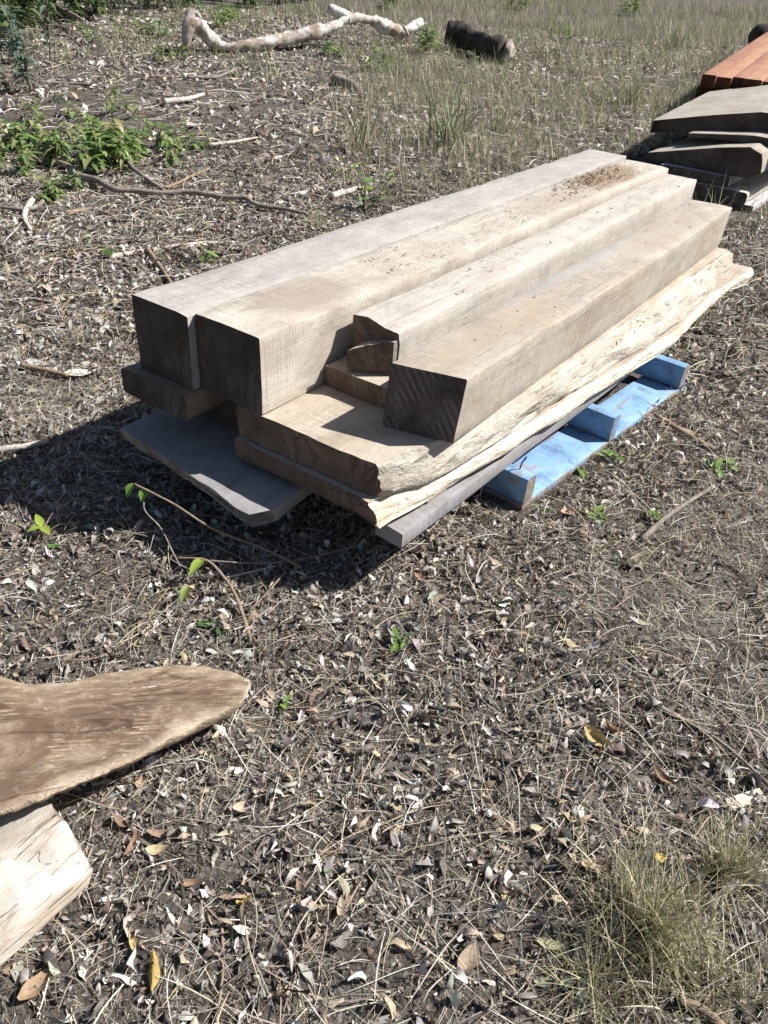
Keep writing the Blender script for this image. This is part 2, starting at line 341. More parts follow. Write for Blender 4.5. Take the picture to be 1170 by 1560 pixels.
def soil():
    k = NT('leaf_mould_soil'); n1 = k.noise(k.coord((1.6, 1.6, 1.6)), 1, 5, .65, .5); n2 = k.noise(k.coord((16, 16, 16)), 1, 6, .7, .4); n3 = k.noise(k.coord((95, 95, 95)), 1, 5, .7, .3)
    vo = k.n('ShaderNodeTexVoronoi', feature='F1'); vo.inputs['Scale'].default_value = 120; vo.inputs['Randomness'].default_value = 1; k.l(k.coord(), vo.inputs['Vector'])
    col = k.mix(k.ramp(n1, [(.35, 0), (.65, 1)]), (.085, .074, .064), (.155, .137, .118))
    col = k.mix(k.ramp(n2, [(.47, 0), (.68, .7)]), col, (.20, .18, .16))
    sep = k.n('ShaderNodeSeparateColor'); k.l(vo.outputs['Color'], sep.inputs[0])
    col = k.mix(k.ramp(sep.outputs[0], [(.74, 0), (.76, .5)]), col, (.32, .29, .255))
    col = k.mix(k.ramp(sep.outputs[1], [(.80, 0), (.82, .45)]), col, (.17, .125, .09))
    col = k.mix(k.ramp(n3, [(.36, .85), (.52, 0)]), col, (.03, .024, .02))
    h = k.math('ADD', k.math('MULTIPLY', n2, 1.2), k.math('ADD', n3, k.math('MULTIPLY', sep.outputs[2], .5)))
    return k.done(col, .95, k.bump(h, 1.0, .012), .1)
M['soil'] = soil()

# ------------------------------------------------------------------ object helpers
def link_mesh(name, verts, faces, mats, parent=None, fmat=None, smooth=None, loc=None, rot=None, sharp=None):
    me = bpy.data.meshes.new(name); me.from_pydata([tuple(v) for v in verts], [], faces); me.update()
    for m in (mats if isinstance(mats, (list, tuple)) else [mats]): me.materials.append(M[m] if isinstance(m, str) else m)
    if fmat is not None: me.polygons.foreach_set('material_index', np.array(fmat, dtype=np.int32))
    if smooth or sharp:
        me.polygons.foreach_set('use_smooth', np.ones(len(me.polygons), dtype=bool))
        if sharp: me.set_sharp_from_angle(angle=math.radians(sharp))
    o = bpy.data.objects.new(name, me); COL.objects.link(o)
    if loc is not None: o.location = loc
    if rot is not None: o.rotation_euler = rot
    if parent is not None: o.parent = parent
    return o
def tag(o, label, cat=None, group=None, kind=None):
    if label: o['label'] = label
    if cat: o['category'] = cat
    if group: o['group'] = group
    if kind: o['kind'] = kind
    return o
def empty(name, loc, rz=0.0):
    o = bpy.data.objects.new(name, None); COL.objects.link(o); o.location = loc; o.rotation_euler = (0, 0, rz); o.empty_display_size = .05; return o
def nz3(v, s, o=0.0):
    return mn.noise(Vector((v[0]*s+o, v[1]*s+o*1.3, v[2]*s-o)))

def loft(stations, prof, capmat=1, sidemat=None, cap0=True, cap1=True):
    """stations: list of y; prof(y,k)->list of (x,z[,dy]); returns verts, faces, face materials"""
    V, Fc, Fm = [], [], []
    n = None
    for i, y in enumerate(stations):
        pts = prof(y, i); n = len(pts)
        for p in pts: V.append((p[0], y+(p[2] if len(p) > 2 else 0), p[1]))
    for i in range(len(stations)-1):
        for j in range(n):
            a = i*n+j; b = i*n+(j+1) % n
            Fc.append((a, b, b+n, a+n)); Fm.append(sidemat(i, j) if sidemat else 0)
    for (base, flip, do) in ((0, False, cap0), ((len(stations)-1)*n, True, cap1)):
        if not do: continue
        ring = list(range(base, base+n)); c = np.mean([V[q] for q in ring], axis=0)
        inner = []
        for q in ring: inner.append(len(V)); V.append(tuple(np.array(V[q])*.45+c*.55))
        ci = len(V); V.append(tuple(c))
        for j in range(n):
            j2 = (j+1) % n
            q = (ring[j2], ring[j], inner[j], inner[j2]); t = (inner[j2], inner[j], ci)
            if flip: q = q[::-1]; t = t[::-1]
            Fc += [q, t]; Fm += [capmat, capmat]
    return V, Fc, Fm

def rect_ring(w, h, r=.005, step=.025, x0=0, z0=0):
    """closed ring, anticlockwise seen from the front (-Y): bottom, right, top, left"""
    P = []
    nx = max(2, int(w/step)); nzz = max(2, int(h/step))
    for i in range(nx): P.append((r+(w-2*r)*i/(nx-1), 0))
    P.append((w-r*.3, r*.3))
    for i in range(nzz): P.append((w, r+(h-2*r)*i/(nzz-1)))
    P.append((w-r*.3, h-r*.3))
    for i in range(nx): P.append((w-r-(w-2*r)*i/(nx-1), h))
    P.append((r*.3, h-r*.3))
    for i in range(nzz): P.append((0, h-r-(h-2*r)*i/(nzz-1)))
    P.append((r*.3, r*.3))
    return [(x+x0, z+z0) for x, z in P]

def timber(w, h, l, seed=0, amp=.0018, shear=0.0, bow=0.0, r=.0032, dy=None, step=.05, endamp=.002, taper=None, chip=0.0, y0=0.0):
    n = max(3, int(l/step)); st = [y0+l*i/n for i in range(n+1)]
    base = rect_ring(w, h, r)
    def prof(y, i):
        out = []
        s = taper(y/l) if taper else (1, 1)
        for (x, z) in base:
            v = (x, y, z); a = nz3(v, 6, seed)*amp+nz3(v, 1.6, seed+9)*amp*1.6; b = nz3(v, 6, seed+40)*amp+nz3(v, 1.6, seed+60)*amp*1.6
            e = 0
            if chip and z > h-.012:
                c = (max(0, nz3((0, y*7, x*3), 1, seed+7)-.12)+.7*max(0, nz3((0, y*23, x*3), 1, seed+17)-.2))*chip
                if x > w-.02 or x < .02: b -= c
            d = (nz3(v, 18, seed+5)*endamp) if i in (0, n) else 0
            if dy and i == 0: d += dy(x, z)
            out.append((x*s[0]+a-shear*(1-z/h)+bow*math.sin(PI*(y-y0)/l), z*s[1]+b, d))
        return out
    return loft(st, prof)

# pile frame : u across to the right, v along the timbers away from the camera
YAW = math.radians(33)
O1 = np.array([-.292, 1.5485])
def frame(O, yaw):
    L = np.array([math.sin(yaw), math.cos(yaw)]); N = np.array([math.cos(yaw), -math.sin(yaw)])
    return lambda u, v, z: Vector((*(O+u*N+v*L), z))
P1 = frame(O1, YAW)

def beam(name, u0, u1, v0, v1, z0, z1, mats, seed, label, cat='timber beam', group=None, yaw=0.0, tilt=(0, 0), place=None, base=YAW, **k):
    V, Fc, Fm = timber(u1-u0, z1-z0, v1-v0, seed, **k)
    o = link_mesh(name, V, Fc, mats, fmat=Fm, sharp=35, loc=(place or P1)(u0, v0, z0), rot=(tilt[0], tilt[1], -base-yaw))
    return tag(o, label, cat, group)

GP = 'big sawn beams on top of the near pile'
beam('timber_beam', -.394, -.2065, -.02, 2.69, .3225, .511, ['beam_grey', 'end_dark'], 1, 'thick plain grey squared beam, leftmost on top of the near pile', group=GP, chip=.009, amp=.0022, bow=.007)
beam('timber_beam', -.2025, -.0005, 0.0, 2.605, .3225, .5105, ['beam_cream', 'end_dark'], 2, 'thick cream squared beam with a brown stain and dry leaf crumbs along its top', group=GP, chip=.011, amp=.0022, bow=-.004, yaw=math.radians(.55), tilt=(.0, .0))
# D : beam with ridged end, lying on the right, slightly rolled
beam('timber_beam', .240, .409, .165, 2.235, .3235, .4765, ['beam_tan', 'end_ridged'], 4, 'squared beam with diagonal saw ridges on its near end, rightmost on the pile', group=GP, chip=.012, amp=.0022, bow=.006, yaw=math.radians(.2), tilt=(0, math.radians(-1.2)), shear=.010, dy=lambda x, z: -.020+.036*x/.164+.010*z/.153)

# C : split beam with broken end
def split_beam():
    w, h, l = .138, .112, 2.28
    V, Fc, Fm = timber(w, h, l, 3, chip=.014, amp=.0024, bow=.006, endamp=.006, dy=lambda x, z: .012*math.sin(x*45)*z/.11+.012*nz3((x, 0, z), 60, 3))
    # lower tongue standing proud of the break
    def prof(y, i):
        t = y/.20; P = []
        zl, zr = .056, .088
        ring = rect_ring(.094, 1.0, .03, .012)
        for (x, z) in ring:
            top = zl+(zr-zl)*(x/.094)+.006*nz3((x*40, y*30, 0), 1, 5)+.004*nz3((x*130, y*90, 0), 1, 8)
            dy = (.055-.55*x if i == 0 else 0)*0+(.07*x/.094 if i == 0 else 0)+(nz3((x*90, 0, z*8), 1, 2)*.004 if i == 0 else 0)
            P.append((x+.042, z*top, dy))
        return P
    V2, F2, M2 = loft([-.075, -.02, .03, .08, .13], prof)
    b = len(V)
    V = V+[(x, y, z) for x, y, z in V2]; Fc = Fc+[tuple(q+b for q in f) for f in F2]; Fm = Fm+M2
    return V, Fc, Fm
V, Fc, Fm = split_beam()
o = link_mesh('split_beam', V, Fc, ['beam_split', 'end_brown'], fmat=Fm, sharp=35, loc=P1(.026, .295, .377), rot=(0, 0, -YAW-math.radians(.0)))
tag(o, 'pale beam with a rotted and split near end, left of the ridged-end beam', 'timber beam')
beam('timber_plank', .006, .192, .215, 2.45, .3225, .3755, ['slab_top', 'end_brown'], 6, 'flat brown plank under the split beam, its near end set back in shadow', cat='plank')
# E : beam under A
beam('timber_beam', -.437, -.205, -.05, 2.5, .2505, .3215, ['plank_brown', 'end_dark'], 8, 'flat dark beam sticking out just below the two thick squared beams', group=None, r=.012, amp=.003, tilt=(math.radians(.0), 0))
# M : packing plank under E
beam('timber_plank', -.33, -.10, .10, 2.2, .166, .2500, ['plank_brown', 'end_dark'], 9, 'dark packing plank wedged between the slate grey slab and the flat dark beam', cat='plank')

# ------------------------------------------------------------------ slabs with live edges
def interp(t, tab):
    for (a, b), (c, d) in zip(tab, tab[1:]):
        if t <= c: return b+(d-b)*(t-a)/(c-a) if t > a else b
    return tab[-1][1]
def slab(name, left, topR, botR, zt, zb, vs, seed, mats, label, nr=9, rough=.0135, front=None, base=None, cat='slab', step=.03, group=None, yaw=YAW, place=None, leftlive=False, jag=.004, back=None, zbow=None):
    """left(v), topR(v), botR(v): x of the left side and of the upper and lower right arris; mats: top, end, live edge"""
    n = max(4, int((vs[1]-vs[0])/step)); st = [vs[0]+(vs[1]-vs[0])*i/n for i in range(n+1)]
    nt = 14
    tags = []
    def prof(y, i):
        P = []; tags.clear()
        L, R, B = left(y), topR(y), botR(y)
        b0 = zb(y); t0 = zt(y)
        bl = (L+.03) if leftlive else L
        for j in range(nt): P.append([bl+(B-bl)*j/(nt-1), b0]); tags.append(0)
        for j in range(1, nr+1):
            t = j/(nr+1); bul = math.sin(t*PI)*.010
            x = B+(R-B)*t+bul; z = b0+(t0-b0)*t
            q = nz3((x*9, y*5, z*14), 1, seed)*rough*1.4+nz3((x*40, y*14, z*60), 1, seed+3)*rough*.7+nz3((x*90, y*60, z*120), 1, seed+8)*rough*.35
            gp = max(0, nz3((0, y*2.6, 0), 1, seed+30)-.05)*.035*(1-t)**2 if zt(y) > .3 else 0
            P.append([x+q, z+q*.25+gp]); tags.append(2)
        for j in range(nt): P.append([R+(L-R)*j/(nt-1), t0+nz3((R+(L-R)*j/(nt-1), y, 0), 5, seed+20)*.0025]); tags.append(0)
        for j in range(1, 4):
            t = j/4; P.append([L+(bl-L)*t+nz3((0, y*9, t*3), 1, seed)*.003, t0+(b0-t0)*t]); tags.append(1 if not leftlive else 2)
        out = []
        for k, (x, z) in enumerate(P):
            d = 0
            if i == 0: d = (front(x, z) if front else 0)+nz3((x*30, 0, z*50), 1, seed+4)*jag
            if i == n: d = (back(x, z) if back else 0)+nz3((x*20, 9, z*30), 1, seed+4)*jag*2
            out.append((x, z, d))
        return out
    prof(st[0], 1)
    tg = list(tags)
    def sm(i, j):
        a, b = tg[j], tg[(j+1) % len(tg)]
        return 2 if 2 in (a, b) else 0
    V, Fc, Fm = loft(st, prof, 1, sm)
    o = link_mesh(name, V, Fc, mats, fmat=Fm, sharp=40, loc=(place or P1)(0, 0, 0), rot=(0, 0, -yaw))
    return tag(o, label, cat, group)

wob = lambda y, s, f, a: mn.noise(Vector((y*f, s, s*2.3)))*a
slab('live_edge_slab', lambda y: -.083, lambda y: interp(y, [(0, .312), (.19, .372), (.6, .408), (1.4, .425), (2.25, .44)])+wob(y, 1, 4, .008),
     lambda y: interp(y, [(0, .318), (.12, .372), (.35, .412), (.8, .442), (1.1, .468), (1.43, .497), (1.9, .485), (2.25, .478)])+wob(y, 2, 5, .009),
     lambda y: .321, lambda y: .240+wob(y, 5, 3, .004), (0, 2.25), 21, ['slab_top', 'end_brown', 'live'],
     'upper thick slab with a pale fibrous live edge carrying the beams of the near pile', jag=.006, front=lambda x, z: .0 if x < .30 else (x-.30)*.35*(.4+.6*abs(math.sin(z*260))))
slab('live_edge_slab', lambda y: -.082, lambda y: interp(y, [(0, .318), (.1, .352), (.25, .385), (.46, .412), (.8, .445), (1.1, .475), (1.43, .506), (1.8, .50), (2.15, .505), (2.3, .53), (2.42, .525)])+wob(y, 3, 5, .007),
     lambda y: interp(y, [(0, .358), (.1, .374), (.23, .389), (.46, .419), (.8, .450), (1.1, .482), (1.43, .514), (1.8, .505), (2.15, .505), (2.3, .54), (2.42, .53)])+wob(y, 4, 5, .006),
     lambda y: .2345+wob(y, 6, 2, .002), lambda y: .187+wob(y, 7, 3, .002), (-.014, 2.42), 22, ['slab_top', 'end_brown', 'live_white'],
     'lower slab with a white splintered near corner, under the upper live edged slab', rough=.009, jag=.004,
     front=lambda x, z: -.012*max(0, (x-.30)/.06), back=lambda x, z: -max(0, x-.40)*.9)
# H : grey weathered board
beam('weathered_board', .316, .392, .018, 1.62, .1255, .1655, ['board_grey', 'board_grey'], 13, 'weathered silver grey board on the blue pallet along the right foot of the near pile', cat='board', yaw=math.radians(2.9), chip=.012, r=.002, amp=.0016)
V, Fc, Fm = timber(.045, .0205, .07, 33)
tag(link_mesh('wood_block', V, Fc, ['slab_top', 'slab_top'], fmat=Fm, sharp=35, loc=P1(.327, .15, .166), rot=(0, 0, -YAW-.1)), 'small tan wood block packed between the grey board and the splintered slab', 'wood block')
V, Fc, Fm = timber(.12, .0200, 1.6, 34)
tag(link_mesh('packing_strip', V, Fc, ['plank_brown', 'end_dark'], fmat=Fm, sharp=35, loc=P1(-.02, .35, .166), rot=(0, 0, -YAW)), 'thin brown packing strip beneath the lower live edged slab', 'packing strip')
# F : slate coloured slab at the lower left
def slabF():
    n = 40; st = [0+1.75*i/n for i in range(n+1)]
    w = .545; ring = rect_ring(w, .042, .008, .02)
    def prof(y, i):
        out = []
        for x, z in ring:
            q = nz3((x*8, y*6, z*20), 1, 71)*.004
            d = 0
            if i == 0:
                d = -.068*(x/w)+.005*math.sin(x*7)+nz3((x*25, 0, z*50), 1, 5)*.005+(.06*max(0, (x-w+.03)/.03)) + (.05-z)*.35
            xo = q - (.02*math.sin(y*4) if x > .4 else 0) - (.05*max(0, 1-y/.3)*0)
            out.append((x+xo, z+q*.5, d))
        return out
    return loft(st, prof)
V, Fc, Fm = slabF()
tag(link_mesh('wide_slab', V, Fc, ['slab_blue', 'slab_rim'], fmat=Fm, sharp=38, loc=P1(-.428, -.092, .1250), rot=(0, 0, -YAW)), 'wide slate grey slab jutting out low at the left foot of the near pile', 'slab')

# ------------------------------------------------------------------ blue pallet
def boxv(x0, x1, y0, y1, z0, z1, seed, step=.04, r=.003, amp=.0015):
    V, Fc, Fm = timber(x1-x0, z1-z0, y1-y0, seed, amp=amp, r=r, step=step)
    W_ = x1-x0
    Fm = [1 if (m == 1 or all(V[q][0] > W_-.006 for q in f) or all(V[q][0] < .006 for q in f)) else 0 for f, m in zip(Fc, Fm)]
    return [(x+x0, y+y0, z+z0) for x, y, z in V], Fc, Fm
def turned(V):  # run along X instead of Y
    return [(y, -x, z) for x, y, z in V]
def bearer(xa, xb, yc, seed, z0=.021, z1=.104, wd=.044):
    V, Fc, Fm = timber(wd, z1-z0, xb-xa, seed, amp=.002, r=.008, step=.05)
    return [(xa+y, yc+wd/2-x, z0+z) for x, y, z in V], Fc, Fm
def pallet(label, loc, rz, seed, nail=True, group='blue pallets under the piles'):
    root = empty('blue_pallet', loc, rz); tag(root, label, 'pallet', group)
    for k, y in enumerate((.022, .51, 1.03)):
        V, Fc, Fm = bearer(-1.165, 0, y, seed+k); link_mesh('bearer', V, Fc, ['blue', 'pallet_raw'], root, Fm, sharp=35)
    for k, x in enumerate((-.145, -.34, -.53, -.72, -.91, -1.16)):
        V, Fc, Fm = boxv(x, x+.145, 0.0, 1.07, .001, .0205, seed+10+k); link_mesh('bottom_board', V, Fc, ['blue', 'pallet_raw'], root, Fm, sharp=35)
    for k, x in enumerate((-.30, -.62, -1.16)):
        V, Fc, Fm = boxv(x, x+.14, 0.0, 1.07, .1045, .1245, seed+20+k); link_mesh('deck_board', V, Fc, ['blue', 'pallet_raw'], root, Fm, sharp=35)
    return root

def sweep(pts, rad, nseg=6, seed=0, rough=.12, cap=True):
    """tapered irregular tube"""
    pts = [Vector(p) for p in pts]; V, Fc = [], []
    prev = None
    for i, p in enumerate(pts):
        t = (pts[min(i+1, len(pts)-1)]-pts[max(i-1, 0)]).normalized()
        a = (prev - t*prev.dot(t)) if prev is not None else t.orthogonal()
        if a.length < 1e-5: a = t.orthogonal()
        a.normalize(); prev = a; b = t.cross(a)
        for j in range(nseg):
            an = 2*PI*j/nseg; r = rad[i]*(1+rough*mn.noise(Vector((i*.7, j*1.9, seed*3.1)))*2)
            V.append(p+(a*math.cos(an)+b*math.sin(an))*r)
    for i in range(len(pts)-1):
        for j in range(nseg):
            Fc.append((i*nseg+j, i*nseg+(j+1) % nseg, (i+1)*nseg+(j+1) % nseg, (i+1)*nseg+j))
    if cap:
        Fc.append(tuple(range(nseg-1, -1, -1))); Fc.append(tuple((len(pts)-1)*nseg+j for j in range(nseg)))
    return V, Fc
def smooth_path(ctrl, n=8):
    c = [Vector(p) for p in ctrl]; out = []
    for i in range(len(c)-1):
        p0, p1, p2, p3 = c[max(i-1, 0)], c[i], c[i+1], c[min(i+2, len(c)-1)]
        for k in range(n):
            t = k/n; out.append(.5*((2*p1)+(p2-p0)*t+(2*p0-5*p1+4*p2-p3)*t*t+(3*p1-p0-3*p2+p3)*t**3))
    out.append(c[-1]); return out

def nail_heads(root):
    for y in (.022, .51, 1.03):
        for x in (-.045, -.10, -.24, -.29):
            V, Fc = sweep([(x+rnd.uniform(-.01, .01), y+rnd.uniform(-.008, .008), .015 if x > -.12 else .100), (x, y, (.0225 if x > -.12 else .1055))], [.004, .004], 8, 1, .05)
            link_mesh('nail_head', V, Fc, 'nail', root)
pr = pallet('worn light blue pallet carrying the near pile of beams', P1(.472, .488, .002), -YAW-math.radians(5.6), 50)
V, Fc = sweep([(-.045, .03, .1), (-.043, .031, .122), (-.035, .036, .142)], [.002, .002, .0028], 5); link_mesh('nail', V, Fc, 'nail', pr)

# ------------------------------------------------------------------ second pile (right, behind)
Y2 = math.radians(34); O2 = np.array([2.20, 5.20]); G2Z = gz(2.2, 5.3)-.004
P2 = frame(O2, Y2)
B2 = dict(place=P2, base=Y2)
beam('silver_plank', -.42, -.005, .0, 2.4, .006, .05, ['silver', 'end_dark'], 61, 'lowest silver plank of the second pile, its lit edge near the ground', cat='plank', group='sawn planks in the second pile', **B2)
beam('cream_plank', -.50, -.055, -.02, 2.4, .052, .125, ['live', 'end_dark'], 62, 'cream edged plank between two silver planks in the second pile', cat='plank', group='sawn planks in the second pile', r=.02, **B2)
beam('silver_plank', -.66, -.20, .02, 2.4, .128, .188, ['silver', 'end_dark'], 63, 'upper silver plank of the second pile with a bright cut edge', cat='plank', group='sawn planks in the second pile', **B2)
def lumpy(name, ring, vs, seed, mats, label, place, yaw, skew=0.0, cat='slab', group=None, endamp=.006):
    n = int((vs[1]-vs[0])/.08); st = [vs[0]+(vs[1]-vs[0])*i/n for i in range(n+1)]
    dense = []
    for (a, b) in zip(ring, ring[1:]+ring[:1]):
        m = max(2, int(math.dist(a, b)/.03))
        for q in range(m): dense.append((a[0]+(b[0]-a[0])*q/m, a[1]+(b[1]-a[1])*q/m))
    def prof(y, i):
        out = []
        for x, z in dense:
            q = nz3((x*5, y*3, z*9), 1, seed)*.012+nz3((x*30, y*8, z*40), 1, seed+1)*.004
            out.append((x+q, z+q*.3, (x*skew+nz3((x*30, 0, z*40), 1, seed)*endamp) if i == 0 else 0))
        return out
    V, Fc, Fm = loft(st, prof)
    o = link_mesh(name, V, Fc, mats, fmat=Fm, sharp=40, loc=place(0, 0, 0), rot=(0, 0, -yaw)); return tag(o, label, cat, group)
lumpy('waney_slab', [(-.80, .192), (-.62, .192), (-.10, .194), (-.03, .24), (-.06, .345), (-.14, .372), (-.35, .332), (-.80, .225)], (.03, 2.5), 71, ['beam_tan_plain', 'end_dark'],
      'thick waney slab with a dark near end, second from the top of the second pile', P2, Y2, -.1)
lumpy('waney_slab', [(-.93, .255), (-.45, .325), (-.14, .38), (.03, .39), (.07, .44), (.04, .495), (-.24, .48), (-.54, .42), (-.93, .335)], (.50, 4.2), 72, ['beam_tan_plain', 'end_dark'],
      'top slab of the second pile, wide and beige with a slanting dark end', lambda u, v, z: P2(u+.06, v, z+.035), Y2-.13, -.15)
lumpy('waney_slab', [(-.62, .335), (-.1, .375), (.10, .378), (.15, .395), (.10, .418), (-.2, .412), (-.62, .36)], (.25, 2.9), 73, ['beam_tan_plain', 'end_dark'],
      'thin slab with a pale edge squeezed under the top slab of the second pile', lambda u, v, z: P2(u, v, z-.008), Y2, -.1)
pallet('blue pallet showing only a pale corner at the left of the second pile', P2(.24, .90, G2Z+.03)+Vector((0, 0, 0)), -Y2, 80)

# ------------------------------------------------------------------ red timber stack
O3 = np.array([at(1072, 112, .50).x, at(1072, 112, .50).y]); Y3 = math.radians(27)
P3 = frame(O3, Y3)
g3 = gz(O3[0]+.3, O3[1]+.3)
RT = math.atan2(.25, 4.4)
cats = [('far left red brown timber with a dark sunken band', 'red', 0, .125, 0), ('orange timber second from the left', 'red2', .127, .13, -.010), ('greyish orange timber third from the left', 'red', .259, .10, .0), ('light orange timber fourth from the left', 'red2', .361, .16, .004), ('rightmost red timber at the edge of the photo', 'red', .523, .2, -.006)]
for k, (lb, mt, u, w, dz) in enumerate(cats):
    beam('red_timber', u, u+w, .0+.04*((k*37) % 3-1), 4.3, .40, .50+dz, [mt, 'red_end'], 90+k, lb+' of the red stack', cat='timber', group='red sawn timbers stacked behind the second pile', place=P3, base=Y3, tilt=(RT, 0), r=.006)
for k in range(3):
    beam('red_timber', -.03+.26*k, .21+.26*k, .05, 4.2, .27, .397, ['red', 'red_end'], 97+k, ['shaded timber low under the left of the red stack', 'shaded timber low under the middle of the red stack', 'shaded timber low under the right of the red stack'][k], cat='timber', group='red sawn timbers stacked behind the second pile', place=P3, base=Y3, tilt=(RT, 0), r=.01)
for k, v in enumerate((.35, 3.4)):
    zz = .27+v*math.tan(RT); q = P3(-.08, v, 0); gb = gz(q.x+.4, q.y)-.03
    V, Fc, Fm = timber(.12, zz-gb-.004, .95, 101+k)
    V = [(y, -x, z) for x, y, z in V]
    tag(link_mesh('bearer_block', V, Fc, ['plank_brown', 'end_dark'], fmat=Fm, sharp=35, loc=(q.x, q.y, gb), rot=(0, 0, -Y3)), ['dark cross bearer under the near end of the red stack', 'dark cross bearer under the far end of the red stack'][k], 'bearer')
bg = at(1150, 62, .62)
V, Fc = sweep(smooth_path([bg+Vector((.02, .2, .02)), bg+Vector((.5, .25, .05)), bg+Vector((1.3, .3, .05))], 5), [.09]+[.15]*9+[.14], 14, 5, .1)
tag(link_mesh('charred_log', V, Fc, 'soot', smooth=True), 'black rounded log end beyond the red stack at the edge of the photo', 'log')

# ------------------------------------------------------------------ foreground slab and offcut (lower left)
def fore_slab():
    top = [(0, 1030), (35, 1040), (75, 1041), (110, 1037), (150, 1027), (190, 1021), (230, 1016), (270, 1012), (310, 1015), (352, 1022), (380, 1034), (380, 1039), (372, 1064), (365, 1072), (346, 1080), (330, 1090), (298, 1106), (250, 1131), (215, 1150), (170, 1171), (120, 1191), (60, 1215), (0, 1238)]
    def zt(px): return .135-.055*px/377
    P = [at(x, y, zt(x)) for x, y in top]
    ext = [at(-20, 1243, .137), at(-140, 1235, .14), at(-260, 1190, .145), at(-330, 1110, .145), at(-300, 1050, .145), at(-180, 1025, .143), at(-70, 1022, .138)]
    P = P+ext
    # resample densely
    Q = []
    for a, b in zip(P, P[1:]+P[:1]):
        m = max(1, int((b-a).length/.008))
        for k in range(m): Q.append(a.lerp(b, k/m))
    c = Vector((-.52, .80, .115)); n = len(Q)
    def wobble(p): return nz3((p.x*40, p.y*40, 0), 1, 4)*.0035+nz3((p.x*130, p.y*130, 0), 1, 6)*.0015
    V, Fc, Fm = [], [], []
    def ringpts(s, dz, am):
        base = len(V)
        for p in Q:
            d = (p-c); d.z = 0; L = d.length; d.normalize()
            q = p+d*(s+wobble(p)*am); q.z = p.z+dz+(nz3((p.x*50, p.y*50, dz*90), 1, 9)*.002 if am else 0)
            V.append(q-c)
        return base
    # concentric top grid so that the top plane follows its slope
    rings = []
    for f in (0.15, .4, .65, .85, .96):
        base = len(V)
        for p in Q:
            q = c+(p-c)*f; q.z = (.135-.055*max(-.3, min(1, (pxy(q)[0])/377)))
            V.append(q-c)
        rings.append(base)
    rings += [ringpts(-.002, 0, 1), ringpts(.001, -.004, 1.5), ringpts(-.003, -.014, 2), ringpts(-.018, -.028, 2), ringpts(-.04, -.038, 2), ringpts(-.08, -.044, 1)]
    for k, (a, b) in enumerate(zip(rings, rings[1:])):
        for j in range(n):
            j2 = (j+1) % n; Fc.append((a+j, b+j, b+j2, a+j2)); Fm.append(0 if k < 5 else 1)
    ci = len(V); V.append(Vector((0, 0, .135-.055*max(-.3, pxy(c)[0]/377)-c.z)))
    for j in range(n): Fc.append((ci, rings[0]+j, rings[0]+(j+1) % n)); Fm.append(0)
    bi = len(V); V.append(Vector((0, 0, -.07)))
    for j in range(n): Fc.append((bi, rings[-1]+(j+1) % n, rings[-1]+j)); Fm.append(1)
    rz = .28; R = Matrix.Rotation(-rz, 3, 'Z')
    V = [R @ v for v in V]
    o = link_mesh('figured_slab', V, Fc, ['figured', 'sapwood'], fmat=Fm, sharp=50, loc=c, rot=(0, 0, rz))
    ed = np.zeros(len(V), dtype=np.float32)
    for b, f in zip(rings, (.15, .4, .65, .85, .96, 1, 1, 1, 1, 1, 1)): ed[b:b+n] = f
    o.data.attributes.new('rim', 'FLOAT', 'POINT').data.foreach_set('value', ed)
    return o
tag(fore_slab(), 'brown figured slab with wavy live edges in the lower left corner', 'slab')

def offcut():
    # half-round bleached log end lying under the slab: axis to the left
    a = Vector((-.466, .672, 0)); b = Vector((-.848, .104, 0)); ax = (b-a).normalized(); sd = Vector((-ax.y, ax.x, 0))
    if sd.x < 0: sd = -sd      # towards the sunny side
    V, Fc, Fm = [], [], []; nn, m = 26, 36
    for i in range(nn):
        t = i/(nn-1); c = a.lerp(b, t); g = .0
        endf = 1-.16*max(0, 1-t/.05)**2
        for j in range(m):
            an = 2*PI*j/m; ca, sa = math.cos(an), math.sin(an)
            # flattened wedge section: sloping bright face to the camera, ridge above
            x = .098*ca*(1 if ca > 0 else 1.1); z = .036+.036*sa*(1.0)
            if sa > 0: z += .012*max(0, 1-abs(ca+.15)*1.6)
            q = nz3((i*.35, ca*2, sa*2), 1, 31)*.008+nz3((i*1.1, ca*6, sa*6), 1, 32)*.003
            p = c+sd*((x+q)*endf)+Vector((0, 0, max(.001, (z+q)*(.8+.2*endf))))
            p += ax*(.018*mn.noise(Vector((ca*2.2, sa*2.2, 4)))+.012*ca if i == 0 else 0)
            V.append(p-a)
    for i in range(nn-1):
        for j in range(m): Fc.append((i*m+j, (i+1)*m+j, (i+1)*m+(j+1) % m, i*m+(j+1) % m)); Fm.append(0)
    Fc.append(tuple(range(m))); Fm.append(1)
    Fc.append(tuple((nn-1)*m+j for j in range(m-1, -1, -1))); Fm.append(1)
    rz = math.atan2(ax.y, ax.x)-PI/2; R = Matrix.Rotation(-rz, 3, 'Z')
    return link_mesh('log_offcut', [R @ v for v in V], Fc, ['offcut', 'offcut'], fmat=Fm, sharp=55, loc=a, rot=(0, 0, rz))
tag(offcut(), 'bleached whitish log offcut lying under the brown figured slab', 'offcut')

